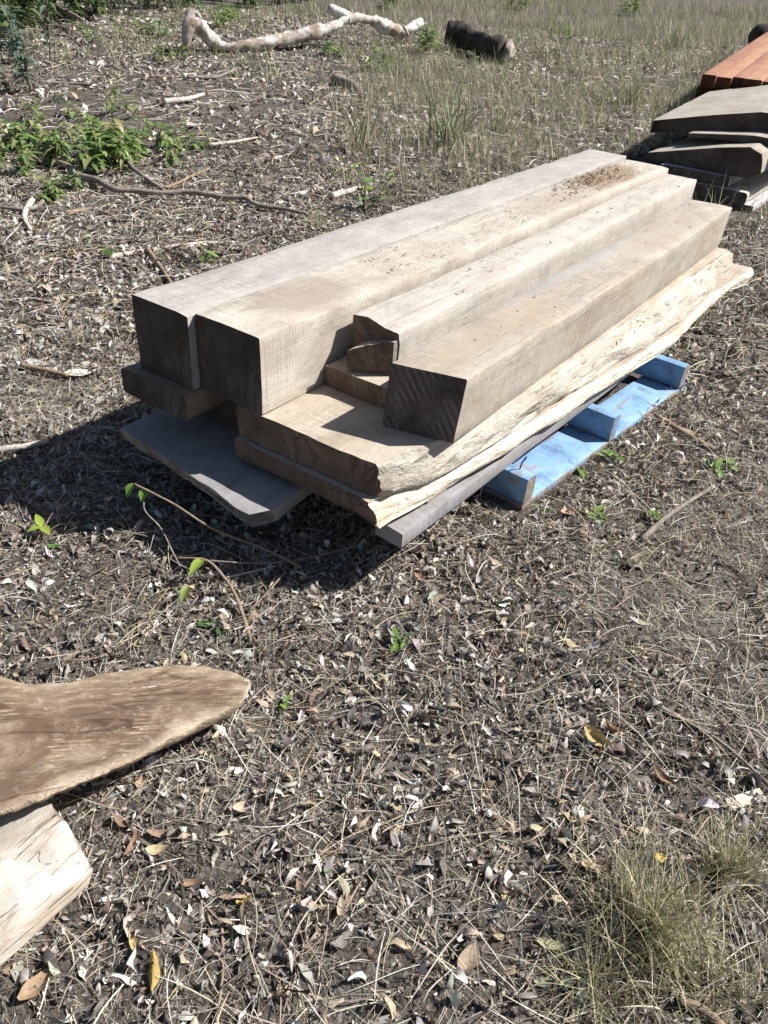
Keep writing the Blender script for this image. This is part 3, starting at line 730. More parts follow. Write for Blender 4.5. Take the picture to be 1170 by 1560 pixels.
# ------------------------------------------------------------------ logs, branches, sticks
def tube_thing(name, pts, r0, r1, mat, label, cat, seed=0, nseg=8, rough=.12, n=8, group=None, rfn=None):
    path = smooth_path(pts, n); N = len(path)
    rad = [(rfn(i/(N-1)) if rfn else r0+(r1-r0)*i/(N-1)) for i in range(N)]
    c = path[0].copy(); V, Fc = sweep([p-c+Vector((0, 0, 0)) for p in path], rad, nseg, seed, rough)
    return tag(link_mesh(name, V, Fc, mat, smooth=True, loc=c), label, cat, group)
lg = [over(292, 30, 82), over(305, 38, 80), over(325, 62, 78), over(350, 72, 80), over(400, 66, 78), over(450, 56, 76), over(495, 45, 74), over(530, 29, 72), over(560, 30, 70), over(590, 42, 70), over(615, 48, 68), over(640, 32, 66)]
root = empty('dead_branch', lg[0]); tag(root, 'long crooked bleached dead branch lying across the far clearing', 'fallen branch')
def part_tube(nm, pts, r0, r1, mat, seed=0, nseg=10, rough=.15, rfn=None, n=7):
    path = smooth_path([p-lg[0] for p in pts], n); N = len(path)
    V, Fc = sweep(path, [(rfn(i/(N-1)) if rfn else r0+(r1-r0)*i/(N-1)) for i in range(N)], nseg, seed, rough); return link_mesh(nm, V, Fc, mat, root, smooth=True)
part_tube('trunk', lg, .10, .09, 'dead_white', 1, rfn=lambda t: .064+.014*math.sin(t*17)+.008*math.sin(t*41)-.008*t, rough=.32)
part_tube('stub', [over(300, 30, 82), over(290, 42, 84), over(284, 72, 84)], .11, .03, 'dead_white', 2)
part_tube('stub', [over(530, 28, 72), over(515, 20, 72), over(500, 12, 72)], .07, .05, 'dead_white', 3)
part_tube('stub', [over(618, 47, 68), over(608, 56, 68), over(604, 62, 68)], .07, .03, 'dead_white', 4)
cl = [over(678, 50, 75), over(705, 56, 80), over(735, 70, 92), over(762, 78, 98)]
root2 = empty('charred_log', cl[0]); tag(root2, 'blackened log with a pale broken end in the grass beyond the pile', 'log')
path = smooth_path([p-cl[0] for p in cl], 6); V, Fc = sweep(path, [.125+.02*math.sin(i*.5) for i in range(len(path))], 16, 3, .22); link_mesh('trunk', V, Fc, 'soot', root2, smooth=True)
V, Fc = sweep([over(757, 76, 98)-cl[0]+Vector((.06, 0, 0)), over(764, 80, 98)-cl[0]+Vector((.06, 0, 0)), over(771, 84, 98)-cl[0]+Vector((.08, 0, 0))], [.125, .10, .04], 10, 9, .35); link_mesh('broken_end', V, Fc, 'dead_white', root2, smooth=True)

def stick(pts, r, mat, label, seed, taper=.5, lift=.012, cat='stick', group=None, nseg=7, name='fallen_stick'):
    P = [gat(x, y)+Vector((0, 0, lift+r*.6)) for x, y in pts]
    return tube_thing(name, P, r, r*taper, mat, label, cat, seed, nseg, .14, 6, group)
GS = 'sticks lying on the ground'
stick([(68, 252), (105, 264), (118, 278), (150, 286), (172, 299), (205, 302), (245, 306), (290, 304), (335, 311), (372, 313), (392, 324), (430, 330), (468, 338)], .020, 'stick', 'long dark grey curved branch lying below the bright green weeds', 1, .5, .03, 'fallen branch', GS, 9)
stick([(190, 240), (200, 262), (225, 283), (250, 300)], .016, 'stick', 'forked grey stick right of the green weeds, touching the long branch', 2, .6, .03, group=GS)
stick([(50, 312), (38, 335), (48, 358)], .018, 'stick_pale', 'short curved pale stick at the left edge below the long branch', 3, group=GS)
stick([(0, 694), (40, 688), (76, 680)], .010, 'stick_pale', 'pale bleached stick entering at the left edge by the pile shadow', 4, .8, group=GS)
stick([(250, 162), (285, 158), (312, 150)], .026, 'stick_pale', 'thick whitish stick on the litter left of the far grass', 5, .5, .02, group=GS)
stick([(318, 226), (355, 221), (392, 214)], .014, 'stick_pale', 'thin pale stick above the far end of the long branch', 6, group=GS)
stick([(165, 395), (230, 384), (300, 374), (358, 372)], .014, 'stick_pale', 'long pale stick behind the seedlings left of the grey beam', 7, .5, .0, group=GS)
stick([(60, 130), (110, 132), (150, 134)], .018, 'stick', 'straight grey stick in the far left litter', 8, group=GS)
stick([(285, 122), (330, 121), (362, 108)], .02, 'stick', 'bent grey stick just below the long dead branch', 9, group=GS)
stick([(232, 282), (255, 290), (300, 270), (320, 262)], .012, 'stick_brown', 'thin brown stick crossing the long dark branch', 10, group=GS)
stick([(510, 128), (525, 134), (542, 140)], .05, 'stick', 'short thick grey billet under the middle of the dead branch', 11, .8, .02, group=GS)
stick([(505, 305), (530, 298), (548, 292)], .022, 'stick_pale', 'short pale stick beside the tall leafy seedling', 12, group=GS)
stick([(85, 265), (60, 320), (0, 322)], .016, 'stick', 'dark stick at the far left below the green weeds', 13, group=GS)
stick([(100, 330), (140, 325), (175, 335)], .012, 'stick_brown', 'short brown stick left of the long branch middle', 14, group=GS)
stick([(35, 565), (70, 572), (105, 580)], .012, 'stick_brown', 'brown stick left of the pile near its shadow', 15, group=GS)
stick([(975, 830), (1020, 790), (1085, 748)], .0085, 'stick', 'grey stick lying right of the pallet toward the right edge', 16, .6, group=GS)
stick([(1075, 1390), (1100, 1365), (1118, 1350)], .008, 'stick', 'short grey stick behind the big grass tuft', 17, .8, group=GS)
stick([(1030, 1530), (1070, 1548), (1100, 1575)], .007, 'stick_brown', 'brown stick at the bottom edge below the big grass tuft', 18, .8, group=GS)
stick([(338, 1410), (340, 1480), (330, 1560)], .0026, 'stick_brown', 'thin dark twig at the bottom edge right of the yellow bark curl', 19, .8, .004, group=GS)
stick([(445, 1350), (500, 1290), (545, 1240)], .0018, 'stick_brown', 'fine straight twig in the middle of the foreground litter', 20, .7, .004, group=GS)
stick([(225, 385), (250, 420), (262, 440)], .012, 'stick_brown', 'brown twig leaning to the corner of the grey beam', 21, group=GS)
stick([(1085, 690), (1045, 668), (1000, 640)], .0105, 'stick_brown', 'dark brown bark stick right of the blue pallet', 22, .9, .006, group=GS)
stick([(55, 40), (85, 36), (110, 44), (130, 55)], .05, 'stick', 'grey curved dead branch under the dark bushes at top left', 23, .3, .12, 'fallen branch', GS, 8)
stick([(1000, 1080), (1090, 1130), (1180, 1210)], .004, 'stick', 'dark thin stick near the white wood chip at the right edge', 24, .7, .006, group=GS)
stick([(280, 870), (180, 990), (100, 1010)], .0022, 'stick_brown', 'thin bent twig between the pile shadow and the figured slab', 26, .7, .006, group=GS)

# post at the back
gp = gat(215, 22); V, Fc = sweep([(0, 0, -.1), (0, 0, .6), (0, 0, 1.1)], [.02, .02, .02], 8, 0, 0)
tag(link_mesh('metal_post', V, Fc, 'metal', smooth=True, loc=gp), 'thin grey metal post among the bushes at the top edge', 'post')

# ------------------------------------------------------------------ numpy piece clouds (litter, grass)
def cloud(name, Vn, quads, cols, mat, smooth=True):
    """Vn (n,k,3), quads (q,4) template faces, cols (n,3)"""
    n, k, _ = Vn.shape; q = len(quads)
    me = bpy.data.meshes.new(name); me.vertices.add(n*k); me.vertices.foreach_set('co', Vn.reshape(-1).astype(np.float32))
    idx = (np.arange(n)[:, None, None]*k+np.array(quads)[None]).reshape(-1).astype(np.int32)
    me.loops.add(n*q*4); me.loops.foreach_set('vertex_index', idx)
    me.polygons.add(n*q); me.polygons.foreach_set('loop_start', np.arange(0, n*q*4, 4, dtype=np.int32)); 
    try: me.polygons.foreach_set('loop_total', np.full(n*q, 4, dtype=np.int32))
    except Exception: pass
    me.update(calc_edges=True)
    if smooth: me.polygons.foreach_set('use_smooth', np.ones(n*q, dtype=bool))
    at_ = me.attributes.new('col', 'FLOAT_COLOR', 'POINT'); c4 = np.ones((n, k, 4), dtype=np.float32); c4[:, :, :3] = cols[:, None, :]
    at_.data.foreach_set('color', c4.reshape(-1))
    me.materials.append(M[mat]); me.validate()
    o = bpy.data.objects.new(name, me); COL.objects.link(o); return o
def grid_quads(a, b):
    return [(i*b+j, i*b+j+1, (i+1)*b+j+1, (i+1)*b+j) for i in range(a-1) for j in range(b-1)]
def rotmat(yaw, pitch, roll):
    cy, sy, cp, sp, cr, sr = np.cos(yaw), np.sin(yaw), np.cos(pitch), np.sin(pitch), np.cos(roll), np.sin(roll)
    Z = np.zeros_like(yaw); O = np.ones_like(yaw)
    Rz = np.stack([cy, -sy, Z, sy, cy, Z, Z, Z, O], -1).reshape(-1, 3, 3)
    Ry = np.stack([cp, Z, sp, Z, O, Z, -sp, Z, cp], -1).reshape(-1, 3, 3)
    Rx = np.stack([O, Z, Z, Z, cr, -sr, Z, sr, cr], -1).reshape(-1, 3, 3)
    return Rz@Ry@Rx
def leaf_verts(n, L, W, na=5, nb=3, curl=None, fold=None, bend=None, R=RG, tip=.8):
    t = np.linspace(0, 1, na)[None, :, None]; s = np.linspace(-1, 1, nb)[None, None, :]
    w = np.sin(PI*np.clip(t, .02, .985)**tip)**.8
    curl = R.normal(0, 1.0, n) if curl is None else curl; fold = R.normal(.25, .5, n) if fold is None else fold; bend = R.normal(0, .35, n) if bend is None else bend
    L_, W_, cu, fo, be = [v[:, None, None] for v in (L, W, curl, fold, bend)]
    x = L_*(t-.5)+0*s; y = s*w*W_*.5+be*L_*(t-.5)**2; z = cu*L_*(t-.5)**2+fo*np.abs(s)*w*W_*.5
    tw = R.normal(0, .5, n)[:, None, None]*(t-.5)
    y, z = y*np.cos(tw)-z*np.sin(tw), y*np.sin(tw)+z*np.cos(tw)
    return np.stack([x, y, z], -1).reshape(n, -1, 3)
def rug(V, n, R=RG, amt=.12):
    sz = np.ptp(V[:, :, 1], axis=1)
    return V+R.normal(0, 1, V.shape)*(sz*amt)[:, None, None]*np.array([.6, .6, .8])
# keep-out zones : pallet, foreground pieces, second pile
def inside(x, y):
    q = np.stack([x, y], -1)-O1; L = np.array([math.sin(YAW), math.cos(YAW)]); N = np.array([math.cos(YAW), -math.sin(YAW)])
    u, v = q@N, q@L
    a = (u > -.72) & (u < .58) & (v > .45) & (v < 1.65)
    a &= ~((u > .495+.055*(v-.5)) & True)
    q2 = np.stack([x, y], -1)-O2; L2 = np.array([math.sin(Y2), math.cos(Y2)]); N2 = np.array([math.cos(Y2), -math.sin(Y2)])
    u2, v2 = q2@N2, q2@L2
    b = (u2 > -1.1) & (u2 < .06) & (v2 > -.22) & (v2 < 2.6)
    c = (x < -.30) & (x > -1.0) & (y > .40) & (y < .985) & (y > .62+(x+.42)*.45-.10)
    return a | b
def spread(n, y0, y1, xpad=.5, R=RG):
    """random points on the ground between two distances, as wide as the view there plus a margin"""
    out = np.zeros((0, 2))
    while len(out) < n:
        m = n*2
        y = np.sqrt(R.random(m)*(y1**2-y0**2)+y0**2) if y0 > 0 else y1*np.sqrt(R.random(m))
        x = (R.random(m)*2-1)*(y*.62+xpad)
        k = ~inside(x, y); out = np.vstack([out, np.stack([x, y], -1)[k]])
    return out[:n]
PAL = np.array([(.32, .295, .265), (.41, .38, .345), (.50, .465, .42), (.62, .59, .545), (.38, .305, .225), (.48, .395, .29), (.30, .215, .155), (.20, .145, .105), (.40, .31, .24), (.18, .16, .145), (.085, .073, .064), (.72, .69, .64), (.50, .41, .25), (.24, .21, .185)])
PW = np.array([14, 15, 12, 9, 9, 9, 5, 5, 5, 10, 12, 9, 2, 10], float)
def pick(n, R=RG, w=PW, pal=PAL):
    c = pal[R.choice(len(pal), n, p=w/w.sum())]*R.uniform(.75, 1.2, (n, 1)); return c*(1+R.normal(0, .04, (n, 3)))
def lay(V, pts, yaw, pitch, roll, sink=.25):
    R = rotmat(yaw, pitch, roll); V = np.einsum('nij,nkj->nki', R, V)
    zmin = V[:, :, 2].min(1); zr = np.ptp(V[:, :, 2], axis=1)
    g = hgt(pts[:, 0], pts[:, 1]); V[:, :, 2] += (g-zmin-zr*sink+.001)[:, None]; V[:, :, 0] += pts[:, :1]; V[:, :, 1] += pts[:, 1:]
    return V
def leaves(n, y0, y1, lmin, lmax, ratio, na, nb, xpad=.5, pal=PW, seed=1, rugged=.10, tiltsd=.35):
    R = np.random.default_rng(seed); pts = spread(n, y0, y1, xpad, R)
    L = np.exp(R.uniform(np.log(lmin), np.log(lmax), n)); W = L*R.uniform(*ratio, n)
    V = rug(leaf_verts(n, L, W, na, nb, R=R), n, R, rugged)
    V = lay(V, pts, R.uniform(0, 2*PI, n), R.normal(0, tiltsd, n), R.normal(0, tiltsd*1.2, n), .2)
    return V, grid_quads(na, nb), pick(n, R, pal)
# clumpy density : thin out by a noise mask so that bare soil shows between drifts
BARE = [(gat(px, py), r) for px, py, r in ((1060, 930, .22), (800, 965, .16), (720, 870, .14), (300, 1390, .12), (560, 1500, .10), (1120, 850, .2), (130, 900, .14), (640, 760, .12), (880, 1010, .14), (20, 960, .12), (1140, 1060, .12))]
def bare_ground(x, y):
    f = np.zeros_like(x)
    for g, r in BARE: f = np.maximum(f, np.exp(-(((x-g.x)**2+(y-g.y)**2)/r**2)**1.5))
    return f
def thin(V, cols, cut, fr=2.3, o=0, bare=.16):
    c = V[:, 0, :]; m = vnoise(c[:, 0]*fr*.55+o+50, c[:, 1]*fr*.55+o*2)*.45+vnoise(c[:, 0]*fr*1.6+o, c[:, 1]*fr*1.6+o*2)*.33+vnoise(c[:, 0]*fr*6+7, c[:, 1]*fr*6+o)*.22
    if bare: m = m-bare*bare_ground(c[:, 0], c[:, 1])
    k = m+np.random.default_rng(3).random(len(m))*.30 > cut+.035
    return V[k], cols[k]

def litter(name, n, y0, y1, l0, l1, ratio, na, nb, seed, label, cut=.45, xpad=.5, pal=PW, rugged=.1, tiltsd=.35, o=0):
    V, q, c = leaves(n, y0, y1, l0, l1, ratio, na, nb, xpad, pal, seed, rugged, tiltsd)
    V, c = thin(V, c, cut, o=o)
    return tag(cloud(name, V, q, c, 'litter'), label, 'leaf litter', kind='stuff')
litter('leaf_litter', 25000, .25, 2.6, .010, .042, (.2, .45), 5, 3, 101, 'dry grey and brown leaves covering the near ground', .46, rugged=.16, tiltsd=.6)
litter('bark_crumbs', 90000, .25, 2.6, .003, .016, (.12, .6), 3, 3, 102, 'small crumbs of bark and leaf covering the near soil', .38, rugged=.22, tiltsd=.75, o=5)
litter('leaf_litter', 28000, 2.5, 5.6, .02, .055, (.25, .5), 4, 3, 103, 'dry leaves covering the ground around and behind the near pile', .38, .7, rugged=.14, tiltsd=.55)
litter('bark_crumbs', 34000, 2.5, 5.6, .012, .03, (.35, .9), 3, 2, 104, 'small bark and leaf crumbs around and behind the near pile', .38, .7, rugged=.15, tiltsd=.5, o=9)
litter('leaf_litter', 42000, 5.5, 13.5, .035, .09, (.3, .6), 3, 2, 105, 'dry leaves covering the far clearing', .46, 1.2)

def strips(n, pts, L, W, na, R, arch, updir=None):
    """thin bent strips; lying when updir is None, else standing blades"""
    t = np.linspace(0, 1, na)[None, :]
    wv = W[:, None]*(1-t**2*.85)*.5 if updir is not None else W[:, None]*(1-np.abs(2*t-1)**4*.7)*.5
    return t, wv
def straw(n, y0, y1, lmin, lmax, wmin, wmax, seed, xpad=.5, fixed=None):
    R = np.random.default_rng(seed); pts = spread(n, y0, y1, xpad, R) if fixed is None else fixed
    L = np.exp(R.uniform(np.log(lmin), np.log(lmax), n)); W = R.uniform(wmin, wmax, n); na = 6
    t = np.linspace(-.5, .5, na)[None, :]
    b = R.normal(0, .2, n)[:, None]; b3 = R.normal(0, .4, n)[:, None]
    x = L[:, None]*t; y = L[:, None]*(b*t**2+b3*t**3); z = L[:, None]*(R.normal(-.05, .22, n)[:, None]*t**2)
    w = W[:, None]*(1-np.abs(2*t)**3*.7)*.5
    V = np.stack([np.stack([x, y-w, z], -1), np.stack([x, y+w*.6, z+w*.9], -1)], 2).reshape(n, na*2, 3)
    V = lay(V, pts, R.uniform(0, 2*PI, n), R.normal(0, .10, n), R.uniform(-.5, .5, n), -.15)
    pal = np.array([(.54, .485, .38), (.66, .61, .51), (.46, .385, .28), (.33, .275, .21), (.50, .40, .26), (.20, .16, .125), (.62, .60, .55)])
    return V, grid_quads(na, 2), pick(n, R, np.array([10, 8, 8, 6, 5, 5, 5], float), pal)
for nm, a, b, n, l0, l1, w0, w1, sd, cut, lb in (('dry_straw', .25, 2.6, 30000, .02, .15, .0006, .0021, 111, .44, 'thin dry grass stalks strewn over the near ground'),
                                  ('dry_straw', 2.5, 5.6, 20000, .05, .22, .0018, .0042, 112, .40, 'dry grass stalks strewn around and behind the near pile'),
                                  ('dry_straw', 5.5, 13.5, 18000, .08, .30, .004, .008, 113, .44, 'dry stalks strewn over the far clearing')):
    V, q, c = straw(n, a, b, l0, l1, w0, w1, sd); V, c = thin(V, c, cut, 1.7, 21)
    tag(cloud(nm, V, q, c, 'litter'), lb, 'dry straw', kind='stuff')
for sd, n, lo, hi, y0, y1, w0, w1, lb in ((116, 60000, .006, .035, .25, 2.6, .0005, .0014, 'short broken fibres matted over the near soil'), (117, 40000, .015, .07, 2.5, 5.6, .001, .003, 'short broken fibres matted behind the near pile')):
    V, q, c = straw(n, y0, y1, lo, hi, w0, w1, sd); V, c = thin(V, c, .36, 2.0, 33); c = c*np.random.default_rng(sd).choice([.25, .5, .8, 1.0], (len(c), 1))
    tag(cloud('fibre_litter', V, q, c, 'litter'), lb, 'plant fibres', kind='stuff')
def twigs(n, y0, y1, lmin, lmax, rmin, rmax, seed):
    R = np.random.default_rng(seed); pts = spread(n, y0, y1, .5, R); na = 5
    L = np.exp(R.uniform(np.log(lmin), np.log(lmax), n)); r = R.uniform(rmin, rmax, n)
    t = np.linspace(-.5, .5, na)[None, :]; jit = R.normal(0, .02, (n, na))
    x = L[:, None]*t; y = L[:, None]*(R.normal(0, .3, n)[:, None]*t**2+jit); z = L[:, None]*R.normal(0, .008, (n, na)); rr = r[:, None]*(1-.5*(t+.5))
    ring = [(0, 1), (.87, -.5), (-.87, -.5), (0, 1)]
    V = np.stack([np.stack([x, y+rr*a, z+rr*b], -1) for a, b in ring], 2).reshape(n, na*4, 3)
    V = lay(V, pts, R.uniform(0, 2*PI, n), R.normal(0, .06, n), R.uniform(0, 6, n), .15)
    pal = np.array([(.20, .16, .13), (.13, .10, .085), (.30, .265, .235), (.42, .385, .34), (.24, .165, .11)])
    return V, grid_quads(na, 4), pick(n, R, np.array([8, 7, 7, 4, 5], float), pal)
for a, b, n, l0, l1, r0, r1, sd, lb in ((.25, 2.6, 1800, .03, .16, .0008, .0028, 121, 'small dark twigs scattered through the near litter'), (2.5, 6.5, 2600, .08, .35, .002, .006, 122, 'small twigs scattered through the litter behind the near pile')):
    V, q, c = twigs(n, a, b, l0, l1, r0, r1, sd); tag(cloud('twig_litter', V, q, c, 'litter'), lb, 'twigs', kind='stuff')

# ------------------------------------------------------------------ grass
GREENS = np.array([(.22, .25, .11), (.29, .31, .15), (.42, .43, .22), (.20, .23, .11)])
STRAWS = np.array([(.45, .40, .29), (.54, .49, .37), (.34, .29, .205), (.24, .20, .14), (.62, .58, .48), (.32, .30, .20)])
def blades(base, Ls, W, lean, R, na=5, droop=1.0):
    n = len(base); t = np.linspace(0, 1, na)[None, :]
    az = R.uniform(0, 2*PI, n); th = np.abs(lean)[:, None]+droop*R.uniform(.1, .9, n)[:, None]*t
    ds = Ls[:, None]/(na-1); st = np.sin(th)*ds; ct = np.cos(th)*ds
    rad = np.cumsum(st, 1)-st; z = np.cumsum(ct, 1)-ct
    bx = rad*np.cos(az)[:, None]; by = rad*np.sin(az)[:, None]
    w = W[:, None]*(1-t**1.6*.9)*.5; fa = az+PI/2+R.normal(0, .5, n)
    dx = np.cos(fa)[:, None]*w; dy = np.sin(fa)[:, None]*w
    V = np.stack([np.stack([bx-dx, by-dy, z], -1), np.stack([bx+dx, by+dy, z+w*.3], -1)], 2).reshape(n, na*2, 3)
    return V+base[:, None, :]
def grass_col(n, R, green):
    k = R.random(n) < green
    c = STRAWS[R.integers(0, len(STRAWS), n)]; c[k] = GREENS[R.integers(0, len(GREENS), k.sum())]
    return c*R.uniform(.75, 1.2, (n, 1))
def field(name, n, y0, y1, l0, l1, w0, w1, seed, mask, green, label):
    R = np.random.default_rng(seed); pts = spread(n*3, y0, y1, 1.2, R); pr = mask(pts[:, 0], pts[:, 1]); k = R.random(len(pts)) < pr; pts = pts[k][:n]; n = len(pts)
    base = np.concatenate([pts, hgt(pts[:, 0], pts[:, 1])[:, None]-.004], 1)
    V = blades(base, R.uniform(l0, l1, n), R.uniform(w0, w1, n), R.normal(0, .5, n), R, 4, 1.1)
    return tag(cloud(name, V, grid_quads(4, 2), grass_col(n, R, green), 'grass'), label, 'grass', kind='stuff')
def sm(x, a, b):
    t = np.clip((x-a)/(b-a), 0, 1); return t*t*(3-2*t)
patch = lambda x, y, f, o: vnoise(x*f+o, y*f+o*.7)*.6+vnoise(x*f*3.1+o, y*f*3.1)*.4
field('dry_grass', 46000, 4.8, 19, .08, .28, .003, .006, 131, lambda x, y: sm(x+(y-6)*.06, -1.3, .8)*sm(patch(x, y, 1.1, 3), .30, .55), .30, 'thin grey green dry grass over the right of the far clearing')
field('dry_grass', 30000, 5.2, 10.5, .05, .20, .0022, .0045, 135, lambda x, y: sm(x+(y-6)*.10, -.9, .5)*sm(patch(x, y, 1.4, 3), .36, .6), .30, 'fine olive grey grass behind the near pile')
field('dry_grass', 20000, 8.0, 19, .08, .26, .004, .009, 132, lambda x, y: sm(patch(x, y, 1.3, 8), .45, .58)*.9, .75, 'sparse greenish grass in the back of the clearing')
field('dry_grass', 5000, 2.8, 6.5, .05, .16, .0018, .004, 133, lambda x, y: sm(x, -.6, .8)*sm(patch(x, y, 1.7, 13), .48, .62)*.9, .25, 'sparse dry grass between the two piles')
field('dry_grass', 1500, .35, 2.2, .02, .09, .0008, .002, 134, lambda x, y: sm(x, .0, .5)*sm(patch(x, y, 3, 17), .48, .62), .2, 'short dry grass bits in the right foreground')

def tuft(px, py, n, l0, l1, w0, w1, spreadr, green, seed, label, lean=.45, group='grass tufts', droop=1.0, name='grass_tuft'):
    R = np.random.default_rng(seed); g = gat(px, py)
    a = R.uniform(0, 2*PI, n); r = np.abs(R.normal(0, spreadr, n))
    bx, by = r*np.cos(a), r*np.sin(a); bz = hgt(g.x+bx, g.y+by)-g.z-.004
    V = blades(np.stack([bx, by, bz], -1), R.uniform(l0, l1, n), R.uniform(w0, w1, n), R.normal(0, lean, n), R, 6, droop)
    gc = grass_col(n, R, green)*(np.array([1.02, 1.0, .92]) if px > 880 and py > 1200 else 1.0)
    o = cloud(name, V, grid_quads(6, 2), gc, 'grass'); o.location = g
    return tag(o, label, 'grass tuft', group)
tuft(985, 1420, 850, .05, .17, .0011, .0030, .065, .28, 1, 'big straw and green grass tuft in the lower right corner', .5)
tuft(1105, 1330, 260, .05, .13, .001, .0026, .03, .3, 2, 'smaller brownish tuft right of the big grass tuft', .5)
tuft(900, 1500, 220, .05, .12, .0008, .002, .04, .4, 3, 'low green tuft left of the big grass tuft at the bottom', .8)
tuft(1090, 1500, 180, .04, .10, .001, .0024, .05, .2, 12, 'low tuft at the bottom right corner', .8)
tuft(550, 232, 46, .2, .62, .006, .014, .07, .55, 4, 'upright green tuft behind the far end of the grey beam', .5, droop=1.3)
tuft(680, 222, 60, .2, .66, .009, .022, .07, .75, 5, 'green strappy tuft in front of the dry grass, middle of three', .65, droop=1.5)
tuft(765, 200, 50, .15, .48, .006, .015, .07, .6, 6, 'green tuft nearest the far end of the grey beam', .7, droop=1.5)
tuft(965, 160, 90, .15, .5, .006, .011, .07, .7, 7, 'tall green tuft left of the red timber stack', .4)
tuft(120, 520, 60, .05, .13, .0015, .003, .03, .05, 8, 'small straw tuft left of the grey beam end', .8)
tuft(1045, 170, 60, .15, .4, .004, .007, .06, .3, 9, 'thin grass by the dark end of the red stack', .3)
tuft(480, 350, 40, .08, .22, .002, .004, .03, .5, 10, 'low grass beside the grey beam and the tall seedling', .5)
tuft(1030, 75, 160, .2, .5, .006, .012, .2, .35, 11, 'dry grass clump left of the far end of the red stack', .4)

# ------------------------------------------------------------------ leafy plants
def leaf_mesh(cs, dirs, Ls, Ws, cols, R, na=5, nb=3, droop=.5):
    """leaves attached at cs, growing along dirs (n,3)"""
    n = len(cs); t = np.linspace(0, 1, na)[None, :, None]; s = np.linspace(-1, 1, nb)[None, None, :]
    d = dirs/np.linalg.norm(dirs, axis=1)[:, None]; side = np.cross(d, np.array([0, 0, 1.0])); side /= (np.linalg.norm(side, axis=1)[:, None]+1e-6); nr = np.cross(side, d)
    w = np.sin(PI*np.clip(t, .03, .985)**.75)**.85*Ws[:, None, None]*.5
    a = Ls[:, None, None]*t+0*s; b = s*w; c = -droop*R.uniform(.2, 1, n)[:, None, None]*Ls[:, None, None]*t**2+np.abs(s)*w*R.uniform(.1, .6, n)[:, None, None]
    V = cs[:, None, None, :]+a[..., None]*d[:, None, None, :]+b[..., None]*side[:, None, None, :]+c[..., None]*nr[:, None, None, :]
    return V.reshape(n, na*nb, 3), grid_quads(na, nb), cols
LG = np.array([(.13, .24, .045), (.17, .29, .06), (.09, .17, .035), (.22, .32, .08)])
LGY = np.array([(.15, .24, .06), (.20, .29, .08), (.11, .18, .05), (.25, .32, .11), (.30, .33, .14), (.34, .31, .15), (.17, .26, .07), (.13, .21, .055)])
def weed(px, py, h, nst, nl, ll, seed, label, group='green weeds', spreadr=.06, pal=LG, name='leafy_weed', cat='weed', lean=.35, wide=.42, mat='leaf', droop=.5, stemr=.004, aslist=False):
    R = np.random.default_rng(seed); g = gat(px, py); root = empty(name, g); tag(root, label, cat, group)
    cs, ds = [], []
    for k in range(nst):
        az = R.uniform(0, 2*PI); ln = abs(R.normal(0, lean)); b = Vector((R.normal(0, spreadr), R.normal(0, spreadr), -.01)); b.z = gz(g.x+b.x, g.y+b.y)-g.z-.01
        hh = h*R.uniform(.6, 1.1); d = Vector((math.cos(az)*math.sin(ln), math.sin(az)*math.sin(ln), math.cos(ln)))
        pts = [b+d*hh*t+Vector((R.normal(0, .01), R.normal(0, .01), 0))*(1 if t else 0)*h*3 for t in (0, .33, .66, 1)]
        v, f = sweep(smooth_path(pts, 3), [stemr*(1-.07*i) for i in range(10)], 5, k); link_mesh('stem', v, f, 'stick_green', root, smooth=True)
        m = max(1, nl//nst)
        for j in range(m):
            t = .25+.75*(j+R.random())/m; i = min(2, int(t*3)); p = pts[i].lerp(pts[i+1], min(1, t*3-i)); a = j*2.4+R.normal(0, .4)
            cs.append(p); ds.append((math.cos(a), math.sin(a), R.uniform(-.15, .65)))
    cs = np.array([tuple(c) for c in cs]); n = len(cs); L = R.uniform(.4, 1.25, n)*ll
    cols = pal[R.integers(0, len(pal), n)]*R.uniform(.75, 1.2, (n, 1))
    V, q, c = leaf_mesh(cs, np.array(ds), L, L*R.uniform(.7, 1.2, n)*wide, cols, R, droop=droop)
    if aslist:
        for k in range(n):
            o = cloud('leaf', V[k:k+1], q, c[k:k+1], mat); o.parent = root
    else:
        o = cloud('foliage', V, q, c, mat); o.parent = root
    return root
GW = 'bright green weeds in the left middle distance'
for k, (px, py, h, ns, nl, ll, lb) in enumerate([
    (30, 232, .22, 7, 90, .085, 'leafy green weed at the left edge of the weed patch'), (75, 222, .20, 6, 70, .08, 'leafy green weed second from the left in the weed patch'),
    (125, 258, .27, 11, 190, .095, 'densest dark green weed in the middle of the weed patch'), (160, 250, .26, 10, 170, .095, 'dense green weed just right of the middle of the weed patch'),
    (205, 235, .22, 6, 90, .09, 'green weed at the right side of the weed patch'), (240, 228, .19, 5, 50, .085, 'rightmost green weed of the weed patch'),
    (165, 182, .18, 5, 50, .085, 'small green weed at the back of the weed patch'), (80, 298, .14, 5, 45, .075, 'low green weed in front of the weed patch by the long branch'),
    (15, 255, .15, 4, 40, .07, 'low weed at the left edge in front of the weed patch')]):
    weed(px, py, h*.95, ns+4, int(nl*1.6), ll*.95, 200+k, lb, GW, .16, pal=LGY, droop=.9, lean=.22)
GB = 'small green weeds around the dead branch'
